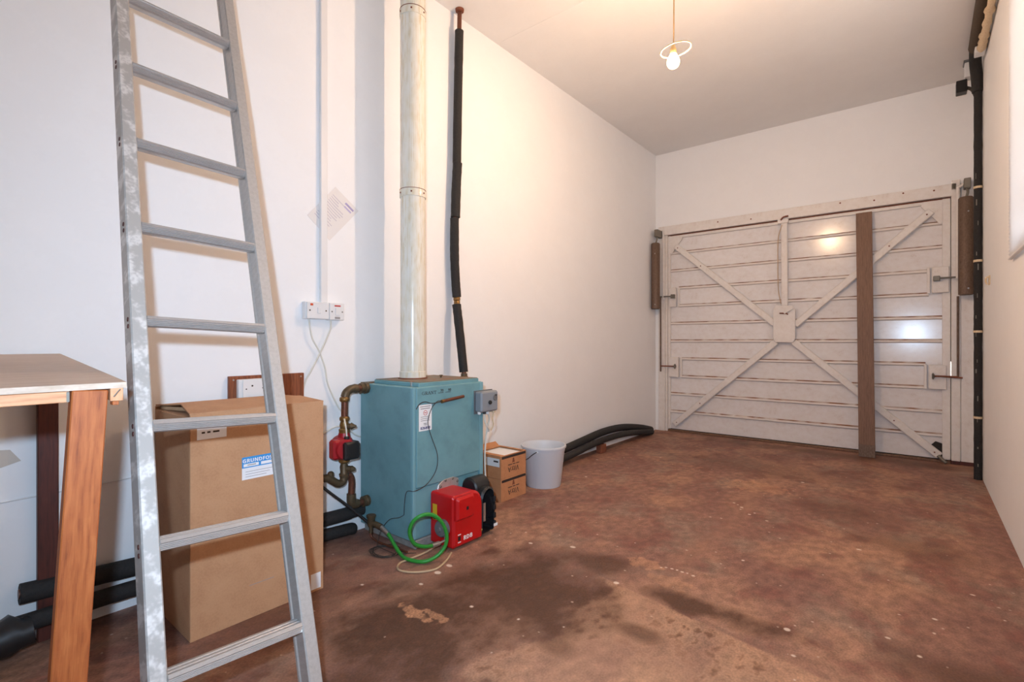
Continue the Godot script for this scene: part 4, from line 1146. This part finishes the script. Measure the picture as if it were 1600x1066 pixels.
# ------------------------------------------------------------------ flue
func _flue() -> void:
	var fx := -2.105
	var fz := -1.7455
	var t := thing("boiler_flue", Vector3(fx, 0.80, fz), "tall cream enamelled flue pipe rising from the boiler to the ceiling", "flue pipe")
	plathe(t, "pipe_section", M.flue, Vector3(fx, 0.80, fz), Vector3.UP, [Vector2(0, 0), Vector2(0.0655, 0), Vector2(0.0655, 0.96), Vector2(0.0665, 1.0)], 36)
	plathe(t, "pipe_section", M.flue, Vector3(fx, 1.765, fz), Vector3.UP, [Vector2(0.066, 0), Vector2(0.0695, 0.0), Vector2(0.0695, 0.036), Vector2(0.0665, 0.042), Vector2(0.0665, 1.0)], 36)
	plathe(t, "pipe_section", M.flue, Vector3(fx, 2.725, fz), Vector3.UP, [Vector2(0.066, 0), Vector2(0.0695, 0.0), Vector2(0.0695, 0.036), Vector2(0.0665, 0.042), Vector2(0.0665, HC - 2.725)], 36)
	plathe(t, "base_ring", M.rust, Vector3(fx, 0.8002, fz), Vector3.UP, [Vector2(0.060, 0), Vector2(0.078, 0), Vector2(0.078, 0.004), Vector2(0.066, 0.007)], 36)
	plathe(t, "base_collar", M.flue, Vector3(fx, 0.806, fz), Vector3.UP, [Vector2(0.0655, 0), Vector2(0.070, 0), Vector2(0.070, 0.03), Vector2(0.0656, 0.034)], 36)
	for y in [1.803, 2.763]:
		plathe(t, "joint_band", M.rust, Vector3(fx, y + 0.0015, fz), Vector3.UP, [Vector2(0.066, 0), Vector2(0.0699, 0), Vector2(0.0699, 0.0022), Vector2(0.066, 0.003)], 36)
		for a in [0.45, -0.62, -1.6, 1.5]:
			var d := Vector3(cos(a + 0.35), 0, sin(a + 0.35))
			plathe(t, "screw", M.rust, Vector3(fx, y - 0.018, fz) + d * 0.0692, d, cyl(0.005, 0.003, 0.001), 8)


func _riser_pipe() -> void:
	var t := thing("lagged_riser_pipe", Vector3(-2.2, 0.15, -2.2), "vertical pipe in black foam lagging beside the cream flue", "pipe")
	ptube(t, "pipe", M.copper, [Vector3(-2.243, HC, -2.236), Vector3(-2.246, 2.98, -2.236), Vector3(-2.25, 2.1, -2.218), Vector3(-2.25, 1.75, -2.203), Vector3(-2.247, 1.30, -2.212), Vector3(-2.238, 1.217, -2.205), Vector3(-2.205, 1.0, -2.205), Vector3(-2.177, 0.80, -2.208), Vector3(-2.177, 0.60, -2.21), Vector3(-2.19, 0.17, -2.21)], 0.014, 12)
	plathe(t, "ceiling_plate", M.rust, Vector3(-2.243, HC - 0.016, -2.236), Vector3.UP, [Vector2(0, 0), Vector2(0.026, 0.002), Vector2(0.028, 0.016), Vector2(0, 0.016)], 14)
	var wob := func(pts: Array, r: float, seed_: int) -> ArrayMesh:
		var c := curve(pts, 10)
		var n := FastNoiseLite.new()
		n.seed = seed_
		n.frequency = 7.0
		var rr := []
		for i in c.size():
			rr.append(r * (1.0 + 0.06 * n.get_noise_1d(c[i].y * 3.0)))
		return tube(c, r, 16, rr)
	part(t, "lagging", wob.call([Vector3(-2.246, 2.955, -2.236), Vector3(-2.25, 2.55, -2.228), Vector3(-2.251, 2.12, -2.219)], 0.0270, 1), M.black_soft)
	part(t, "lagging", wob.call([Vector3(-2.248, 2.118, -2.222), Vector3(-2.25, 1.95, -2.212), Vector3(-2.25, 1.775, -2.206)], 0.0290, 2), M.black_soft)
	part(t, "lagging", wob.call([Vector3(-2.252, 1.768, -2.200), Vector3(-2.252, 1.53, -2.200), Vector3(-2.249, 1.36, -2.208), Vector3(-2.246, 1.275, -2.214)], 0.0275, 3), M.black_soft)
	part(t, "lagging", wob.call([Vector3(-2.239, 1.228, -2.205), Vector3(-2.207, 1.02, -2.205), Vector3(-2.180, 0.808, -2.208)], 0.0270, 4), M.black_soft)
	plathe(t, "coupling", M.brass, Vector3(-2.246, 1.277, -2.213), Vector3(0.1, -1, 0.05), [Vector2(0, 0), Vector2(0.019, 0), Vector2(0.022, 0.006), Vector2(0.022, 0.022), Vector2(0.017, 0.026), Vector2(0.020, 0.03), Vector2(0.020, 0.05), Vector2(0, 0.05)], 10)
	plathe(t, "foot_union", M.bronze, Vector3(-2.177, 0.765, -2.208), Vector3.UP, [Vector2(0, 0), Vector2(0.026, 0), Vector2(0.026, 0.014), Vector2(0.020, 0.02), Vector2(0.020, 0.034), Vector2(0, 0.034)], 10)


# ------------------------------------------------------------------ two small cartons
func _small_boxes() -> void:
	var x1 := -2.0
	var x0 := -2.235
	var z1 := -2.352
	var z0 := -2.605
	for k in 2:
		var y0 := 0.0 if k == 0 else 0.142
		var y1 := 0.140 if k == 0 else 0.286
		var t := thing("tile_carton", Vector3((x0 + x1) / 2, y0, (z0 + z1) / 2), ["small brown tile carton on the floor, lower of the stacked pair", "small open tile carton with a white tile inside, upper of the pair"][k], "box", "stacked tile cartons")
		var th := 0.005
		pbox(t, "side", M.card_small, Vector3(x1 - th, y0, z0), Vector3(x1, y1, z1), 0.001)
		pbox(t, "side", M.card_small, Vector3(x0, y0, z0), Vector3(x0 + th, y1, z1), 0.001)
		pbox(t, "side", M.card_small, Vector3(x0 + th, y0, z1 - th), Vector3(x1 - th, y1, z1), 0.001)
		pbox(t, "side", M.card_small, Vector3(x0 + th, y0, z0), Vector3(x1 - th, y1, z0 + th), 0.001)
		pbox(t, "bottom", M.card_small, Vector3(x0 + th, y0, z0 + th), Vector3(x1 - th, y0 + 0.005, z1 - th), 0.0)
		if k == 0:
			pbox(t, "lid", M.card_small, Vector3(x0 + th, y1 - 0.005, z0 + th), Vector3(x1 - th, y1, z1 - th), 0.0)
		else:
			for b in [[Vector3(x0 + th, y1 - 0.004, z0 + th), Vector3(x0 + 0.03, y1 + 0.001, z1 - th)], [Vector3(x0 + 0.03, y1 - 0.004, z1 - 0.035), Vector3(x1 - th, y1 + 0.001, z1 - th)], [Vector3(x0 + 0.03, y1 - 0.004, z0 + th), Vector3(x1 - th, y1 + 0.001, z0 + 0.02)]]:
				pbox(t, "torn_lid", M.card_small, b[0], b[1], 0.001)
			var f := sheet([Vector3(x0, y1, z0), Vector3(x0, y1, z1), Vector3(x0 - 0.03, y1 + 0.022, z1), Vector3(x0 - 0.03, y1 + 0.022, z0)], Vector3(0.6, 0.8, 0), 0.003)
			part(t, "flap", f, M.card_small)
		var fx := x1 + 0.0003
		pbox(t, "black_band", M.ink, Vector3(x1, y1 - 0.022, z0 + 0.004), Vector3(fx, y1 - 0.006, z1 - 0.008), 0.0)
		ptext(t, "VitrA", 0.030, FACE_X_TURNED, Vector3(fx + 0.0003, y0 + 0.048, (z0 + z1) / 2 + 0.004), M.ink, false, 1.2)
		for b in [[-0.055, -0.022], [-0.016, 0.012], [0.018, 0.058]]:
			pbox(t, "small_print", M.ink, Vector3(x1, y0 + 0.075, (z0 + z1) / 2 + b[0]), Vector3(fx, y0 + 0.080, (z0 + z1) / 2 + b[1]), 0.0)
		part(t, "emblem", extrude(PackedVector2Array([Vector2(-0.014, 0), Vector2(0.014, 0), Vector2(0.009, 0.012), Vector2(0.006, 0.028), Vector2(-0.006, 0.028), Vector2(-0.009, 0.012)]), 0.0005), M.rust, Transform3D(FACE_X, Vector3(fx, y0 + 0.088, (z0 + z1) / 2 + 0.004)))
		if k == 1:
			pbox(t, "label", M.paper, Vector3(x0 + 0.11, y0 + 0.075, z1), Vector3(x1 - 0.012, y1 - 0.018, z1 + 0.0006), 0.0)
			pbox(t, "label_print", M.ink, Vector3(x1 - 0.06, y1 - 0.042, z1 + 0.0006), Vector3(x1 - 0.022, y1 - 0.032, z1 + 0.001), 0.0)
	var tl := part(self, "white_tile", bevel_box(Vector3(0.200, 0.012, 0.215), 0.002), M.white, Transform3D(Basis(), Vector3(-2.115, 0.270, -2.48)))
	tag(tl, "pale tile lying in the open upper carton", "tile")


func _bucket() -> void:
	var c := Vector3(-2.03, 0, -2.845)
	var t := thing("bucket", c, "pale grey plastic bucket with wire handle beside the tile cartons", "bucket")
	plathe(t, "tub", M.bucket, c, Vector3.UP, [Vector2(0, 0.004), Vector2(0.108, 0.004), Vector2(0.110, 0), Vector2(0.118, 0), Vector2(0.121, 0.006), Vector2(0.146, 0.238), Vector2(0.149, 0.244), Vector2(0.149, 0.262), Vector2(0.157, 0.264), Vector2(0.159, 0.272), Vector2(0.157, 0.279), Vector2(0.150, 0.280), Vector2(0.147, 0.274), Vector2(0.143, 0.240), Vector2(0.117, 0.010), Vector2(0, 0.008)], 44)
	ptube(t, "handle", M.wire, [c + Vector3(0.051, 0.256, 0.150), c + Vector3(0.015, 0.232, 0.152), c + Vector3(-0.024, 0.202, 0.148), c + Vector3(-0.075, 0.178, 0.128), c + Vector3(-0.118, 0.168, 0.090), c + Vector3(-0.142, 0.178, 0.035), c + Vector3(-0.152, 0.205, -0.03), c + Vector3(-0.154, 0.238, -0.06)], 0.0028, 8)
	plathe(t, "handle_lug", M.bucket, c + Vector3(0.048, 0.254, 0.142), Vector3(0.32, 0, 0.95), cyl(0.010, 0.008), 10)


# ------------------------------------------------------------------ black pipes along the foot of the left wall
func _wall_pipes() -> void:
	var t := thing("lagged_floor_pipe", Vector3(-2.26, 0.12, -2.5), "upper of two black lagged pipes along the foot of the left wall", "pipe", "black lagged pipes along the left wall")
	ptube(t, "lagging", M.black_soft, [Vector3(-2.262, 0.178, -0.25), Vector3(-2.264, 0.158, -0.60), Vector3(-2.264, 0.120, -1.36), Vector3(-2.264, 0.022 + 0.10, -1.55), Vector3(-2.292 + 0.028, 0.04 + 0.07, -2.2), Vector3(-2.262, 0.095, -3.0), Vector3(-2.262, 0.105, -3.40), Vector3(-2.262, 0.135, -3.78), Vector3(-2.262, 0.160, -4.12), Vector3(-2.262, 0.150, -4.50), Vector3(-2.262, 0.095, -4.90), Vector3(-2.262, 0.036, -5.18)], 0.033, 14)
	ptube(t, "core", M.copper, [Vector3(-2.262, 0.1785, -0.247), Vector3(-2.262, 0.178, -0.26)], 0.016, 10, false)
	var u := thing("lagged_floor_pipe", Vector3(-2.2, 0.04, -2.5), "lower of two black lagged pipes along the foot of the left wall", "pipe", "black lagged pipes along the left wall")
	ptube(u, "lagging", M.black_soft, [Vector3(-2.215, 0.100, 0.30), Vector3(-2.222, 0.095, -0.25), Vector3(-2.232, 0.092, -0.60), Vector3(-2.246, 0.050, -1.36), Vector3(-2.258, 0.034, -1.48)], 0.029, 14)
	ptube(u, "lagging", M.black_soft, [Vector3(-2.215, 0.040, -2.12), Vector3(-2.205, 0.040, -2.6), Vector3(-2.2, 0.045, -3.0), Vector3(-2.200, 0.065, -3.42), Vector3(-2.205, 0.095, -3.78), Vector3(-2.208, 0.108, -4.12), Vector3(-2.208, 0.098, -4.5), Vector3(-2.208, 0.055, -4.88), Vector3(-2.208, 0.033, -5.08)], 0.028, 14)
	var bs := thing("brick_chock", Vector3(-2.2, 0, -3.98), "small brown block propping up the black pipes near the far corner", "block")
	pbox(bs, "block", M.rust, Vector3(-2.235, 0.0, -4.03), Vector3(-2.18, 0.075, -3.94), 0.004)
	# crumpled black plastic round the pipe end
	var b := thing("plastic_wrap", Vector3(-2.2, 0.05, -0.1), "crumpled black plastic wrapped round the pipe end under the bench", "wrapping")
	var n := FastNoiseLite.new()
	n.seed = 12
	n.frequency = 9.0
	var pts := []
	var rad := []
	for k in 30:
		var z := -0.27 + k * 0.025
		pts.append(Vector3(-2.185 + 0.008 * n.get_noise_1d(z * 2.0), 0.082 + 0.010 * n.get_noise_1d(z * 3.0 + 9.0), z))
		rad.append(minf(0.062 + 0.018 * n.get_noise_1d(z * 4.0 + 4.0), 0.066) if k > 1 else 0.045)
	part(b, "wrap", tube(pts, 0.07, 9, rad), M.black)


# ------------------------------------------------------------------ electrics on the left wall
func _electrics() -> void:
	var t := thing("cable_trunking", Vector3(XL, 1.19, -1.333), "white plastic cable trunking running up the left wall to the ceiling", "trunking")
	pbox(t, "cover", M.plastic, Vector3(XL, 1.19, -1.3505), Vector3(XL + 0.020, HC, -1.3155), 0.002)
	var s := thing("double_wall_box", Vector3(XL, 1.1, -1.32), "pair of white switched wall boxes at the foot of the trunking", "socket")
	var b1 := pbox(s, "back_box", M.plastic, Vector3(XL, 1.106, -1.3475), Vector3(XL + 0.034, 1.190, -1.226), 0.003)
	var b2 := pbox(s, "back_box", M.plastic, Vector3(XL, 1.104, -1.432), Vector3(XL + 0.034, 1.190, -1.3485), 0.003)
	pbox(b1, "face_plate", M.plastic, Vector3(XL + 0.034, 1.108, -1.346), Vector3(XL + 0.041, 1.188, -1.232), 0.002)
	pbox(b2, "face_plate", M.plastic, Vector3(XL + 0.034, 1.106, -1.430), Vector3(XL + 0.041, 1.188, -1.350), 0.002)
	var fx := XL + 0.041
	pbox(b1, "neon", M.orange, Vector3(fx, 1.171, -1.248), Vector3(fx + 0.002, 1.181, -1.262), 0.0005)
	pbox(b1, "rocker", M.plastic, Vector3(fx, 1.135, -1.285), Vector3(fx + 0.004, 1.162, -1.303), 0.001)
	for z in [-1.246, -1.330]:
		plathe(b1, "screw", M.bronze, Vector3(fx, 1.148, z), Vector3.RIGHT, cyl(0.004, 0.0015, 0.0005), 8)
	for z in [-1.362, -1.419]:
		plathe(b2, "screw", M.steel_dull, Vector3(fx, 1.146, z), Vector3.RIGHT, cyl(0.004, 0.0015, 0.0005), 8)
	pbox(b2, "fuse_carrier", M.plastic, Vector3(fx, 1.128, -1.380), Vector3(fx + 0.004, 1.165, -1.404), 0.001)
	pbox(b2, "red_tab", M.ink_red, Vector3(fx, 1.172, -1.376), Vector3(fx + 0.0015, 1.179, -1.409), 0.0)
	pbox(b2, "grey_tab", M.ink_grey, Vector3(fx, 1.110, -1.378), Vector3(fx + 0.0015, 1.120, -1.406), 0.0)
	var c := part(self, "flex_cable", tube(curve([Vector3(-2.282, 1.108, -1.253), Vector3(-2.280, 1.06, -1.258), Vector3(-2.282, 1.009, -1.272), Vector3(-2.285, 0.947, -1.309), Vector3(-2.288, 0.867, -1.340), Vector3(-2.29, 0.786, -1.357), Vector3(-2.285, 0.686, -1.400), Vector3(-2.27, 0.640, -1.425), Vector3(-2.262, 0.60, -1.46)]), 0.0042, 8), M.cable_white)
	tag(c, "white flex from the left wall box down behind the copper pipe", "cable", "white flexes under the wall boxes")
	var d := part(self, "flex_cable", tube(curve([Vector3(-2.278, 1.108, -1.365), Vector3(-2.274, 1.075, -1.364), Vector3(-2.274, 1.041, -1.354), Vector3(-2.274, 0.947, -1.309), Vector3(-2.28, 0.854, -1.262), Vector3(-2.29, 0.785, -1.233), Vector3(-2.292, 0.60, -1.20), Vector3(-2.292, 0.54, -1.26), Vector3(-2.292, 0.535, -1.32), Vector3(-2.288, 0.562, -1.385), Vector3(-2.285, 0.565, -1.42), Vector3(-2.288, 0.535, -1.48), Vector3(-2.29, 0.50, -1.53), Vector3(-2.292, 0.48, -1.60)]), 0.0042, 8), M.cable_white)
	used["flex_cable"] = 2
	d.name = "flex_cable_001"
	tag(d, "white flex from the right wall box crossing down behind the carton", "cable", "white flexes under the wall boxes")
	# socket on a stained board
	var o := thing("socket_board", Vector3(XL, 0.70, -1.06), "reddish stained wooden board on the wall behind the cardboard carton", "board")
	pbox(o, "board", M.wood_board, Vector3(XL, 0.70, -1.228), Vector3(XL + 0.020, 0.848, -0.893), 0.002)
	for z in [-0.910, -1.212]:
		plathe(o, "screw", M.steel, Vector3(XL + 0.020, 0.832, z), Vector3.RIGHT, cyl(0.004, 0.0015, 0.0005), 8)
	var p := thing("wall_socket", Vector3(XL + 0.02, 0.745, -0.98), "white socket on the stained board behind the carton", "socket")
	pbox(p, "back_box", M.plastic, Vector3(XL + 0.020, 0.752, -1.034), Vector3(XL + 0.045, 0.834, -0.921), 0.003)
	pbox(p, "face_plate", M.plastic, Vector3(XL + 0.045, 0.753, -1.033), Vector3(XL + 0.051, 0.833, -0.936), 0.002)
	for k in [[0.805, -0.975, 0.0042], [0.792, -0.950, 0.003], [0.793, -1.020, 0.003]]:
		plathe(p, "pin_hole", M.ink, Vector3(XL + 0.051, k[0], k[1]), Vector3.RIGHT, cyl(k[2], 0.001, 0.0003), 8)
	# notice pinned behind the trunking
	var w := 128
	var im := Image.create(w, w, false, Image.FORMAT_RGB8)
	im.fill(C8(233, 229, 226))
	var r := RandomNumberGenerator.new()
	r.seed = 8
	for k in 13:
		var y := 22 + k * 7
		im.fill_rect(Rect2i(14, y, r.randi_range(60, 92) if k > 2 else r.randi_range(40, 70), 2), C8(196, 190, 200))
	im.fill_rect(Rect2i(70, 10, 44, 6), C8(168, 160, 200))
	im.fill_rect(Rect2i(76, 20, 36, 5), C8(184, 176, 210))
	var m := mat(Color.WHITE, 0.7)
	m.albedo_texture = ImageTexture.create_from_image(im)
	var nt := part(self, "paper_notice", sheet([Vector3(XL + 0.0015, 1.784, -1.405), Vector3(XL + 0.0015, 1.688, -1.540), Vector3(XL + 0.0015, 1.506, -1.373), Vector3(XL + 0.0015, 1.611, -1.254)], Vector3.RIGHT, 0.001), m)
	tag(nt, "faded printed notice stuck askew on the wall behind the trunking", "notice")
	# light switch on the right wall
	var l := thing("wall_hook", Vector3(XR, 1.38, -4.45), "small cream plastic clip on the right wall near the window", "clip")
	pbox(l, "plate", M.cream, Vector3(XR - 0.006, 1.365, -4.50), Vector3(XR, 1.425, -4.44), 0.002)
	ptube(l, "clip", M.cream, [Vector3(XR - 0.004, 1.418, -4.47), Vector3(XR - 0.018, 1.410, -4.47), Vector3(XR - 0.020, 1.39, -4.47), Vector3(XR - 0.014, 1.368, -4.47)], 0.005, 8)


# ------------------------------------------------------------------ pendant bulb
func _pendant() -> void:
	var t := thing("pendant_lamp", Vector3(BULB.x, HC, BULB.z), "bare lit light bulb hanging on a cord with a wire shade ring", "lamp")
	ptube(t, "cord", M.cord, [Vector3(BULB.x + 0.004, HC, BULB.z - 0.003), Vector3(BULB.x + 0.003, 2.80, BULB.z - 0.002), Vector3(BULB.x + 0.002, 2.56, BULB.z - 0.001), Vector3(BULB.x, 2.515, BULB.z)], 0.0034, 8)
	plathe(t, "ceiling_rose", M.plastic, Vector3(BULB.x + 0.004, HC - 0.03, BULB.z - 0.003), Vector3.UP, [Vector2(0, 0), Vector2(0.012, 0), Vector2(0.03, 0.012), Vector2(0.038, 0.022), Vector2(0.038, 0.03), Vector2(0, 0.03)], 22)
	plathe(t, "lamp_holder", M.ring, Vector3(BULB.x, 2.462, BULB.z), Vector3.UP, [Vector2(0, 0), Vector2(0.016, 0), Vector2(0.017, 0.008), Vector2(0.015, 0.03), Vector2(0.009, 0.048), Vector2(0.004, 0.055), Vector2(0, 0.055)], 16)
	# shade ring, tilted, on a spoke
	var right := Vector3(cos(YAW), 0, -sin(YAW))
	var c := Vector3(-0.9624, 2.490, -2.5117)
	var ax := (right + Vector3(0, 0.14, 0)).normalized()
	var az := (Vector3(sin(YAW), 0, cos(YAW)) + Vector3(0, -0.02, 0)).normalized()
	var pts := []
	for k in 41:
		var a := TAU * k / 40.0
		pts.append(c + ax * cos(a) * 0.075 + az * sin(a) * 0.075)
	ptube(t, "shade_ring", M.ring, pts, 0.0028, 8, false)
	ptube(t, "spoke", M.ring, [c - az * 0.075, Vector3(BULB.x, 2.497, BULB.z)], 0.003, 6, false)
	# glass bulb
	var g := mat(C8(255, 236, 205), 0.3)
	g.emission_enabled = true
	g.emission = Color(1.0, 0.86, 0.62)
	g.emission_energy_multiplier = 14.0
	plathe(t, "bulb", g, Vector3(BULB.x, BULB.y - 0.034, BULB.z), Vector3.UP, [Vector2(0, 0), Vector2(0.012, 0.002), Vector2(0.023, 0.009), Vector2(0.030, 0.020), Vector2(0.032, 0.034), Vector2(0.029, 0.049), Vector2(0.022, 0.063), Vector2(0.016, 0.074), Vector2(0.014, 0.082), Vector2(0, 0.083)], 24)
	var o := OmniLight3D.new()
	o.name = "bulb_light"
	t.add_child(o)
	o.global_position = BULB
	o.light_color = BULB_COLOR
	o.light_energy = BULB_ENERGY
	o.light_size = 0.03
	o.omni_range = 12.0
	o.omni_attenuation = 2.0
	o.shadow_enabled = true


# ------------------------------------------------------------------ plank against the door
func _door_plank() -> void:
	var p := Vector3(-0.342, 0.004, -5.245)
	var q := Vector3(-0.372, 2.13, -5.368)
	var t := thing("timber_plank", p, "long brown timber plank leaning upright against the garage door", "plank")
	pbar(t, "plank", M.wood_plank, p, q, 0.116, 0.022, Vector3.BACK, 0.002)
	pbar(t, "damp_end", M.spring, p + Vector3(0, 0.0, 0.0), p.lerp(q, 0.05), 0.117, 0.0235, Vector3.BACK, 0.001)


# ------------------------------------------------------------------ pipes in the far right corner
func _right_corner_pipe() -> void:
	var t := thing("lagged_corner_pipe", Vector3(0.335, 0, -4.92), "dark lagged pipe running down the right wall in the far corner", "pipe")
	var n := FastNoiseLite.new()
	n.seed = 3
	n.frequency = 6.0
	var pts := []
	var rad := []
	for k in 70:
		var y := 0.0 + k * 0.0415
		pts.append(Vector3(0.334, y, -4.92))
		rad.append(0.0235 + 0.0025 * n.get_noise_1d(y * 4.0))
	part(t, "lagging", tube(pts, 0.024, 12, rad), M.black_soft)
	for y in [0.44, 1.06, 1.57, 2.10]:
		plathe(t, "strap", M.cream, Vector3(0.334, y, -4.92), Vector3.UP, [Vector2(0.02, 0), Vector2(0.0262, 0), Vector2(0.0262, 0.016), Vector2(0.02, 0.016)], 14)
	for k in 14:
		var y := 0.10 + k * 0.155 + rng.randf_range(-0.05, 0.06)
		var xx := rng.randf_range(0.317, 0.334)
		pbox(t, "torn_foil", M.steel_dull, Vector3(xx, y, -4.8995), Vector3(xx + rng.randf_range(0.003, 0.008), y + rng.randf_range(0.012, 0.05), -4.8962), 0.001)
	ptube(t, "bend", M.black_soft, [Vector3(0.334, 2.80, -4.92), Vector3(0.328, 2.90, -4.915), Vector3(0.318, 2.985, -4.88), Vector3(0.312, 3.035, -4.80), Vector3(0.310, 3.045, -4.70)], 0.034, 14)
	var u := thing("ceiling_pipe", Vector3(0.31, 3.04, -3.0), "dark brown lagged pipe along the top of the right wall", "pipe")
	ptube(u, "lagging", M.pipe_brown, [Vector3(0.310, 3.045, -4.74), Vector3(0.306, 3.045, -4.0), Vector3(0.306, 3.045, -2.0), Vector3(0.306, 3.045, 0.5)], 0.040, 14)
	var w := thing("cream_pipe_wrap", Vector3(0.33, 2.97, -4.1), "lumpy cream wrapping below the dark pipe on the right wall", "wrapping")
	var p2 := []
	var r2 := []
	for k in 34:
		var z := -4.62 + k * 0.04
		p2.append(Vector3(0.330, 2.968 + 0.008 * n.get_noise_1d(z * 3.0), z))
		r2.append(clampf(0.022 + 0.014 * n.get_noise_1d(z * 2.2 + 3.0), 0.012, 0.029))
	part(w, "wrap", tube(p2, 0.024, 10, r2), M.cream)
	pbox(w, "connector", M.plastic, Vector3(0.298, 2.955, -4.70), Vector3(0.352, 2.998, -4.61), 0.004)
	var b := thing("junction_box", Vector3(0.26, 2.9, -5.1), "small black junction box high in the far right corner", "junction box")
	pbox(b, "box", M.black, Vector3(0.222, 2.875, -5.13), Vector3(0.285, 2.965, -5.05), 0.004)
	ptube(b, "lead", M.wire, [Vector3(0.285, 2.91, -5.09), Vector3(0.31, 2.86, -5.02), Vector3(0.325, 2.78, -4.95)], 0.012, 8)
	pbox(b, "terminal", M.plastic, Vector3(0.268, 2.965, -5.10), Vector3(0.315, 3.075, -5.02), 0.004)
	pbox(b, "ceiling_plate", M.grey_dial, Vector3(0.262, 3.075, -5.11), Vector3(0.32, HC, -5.01), 0.002)
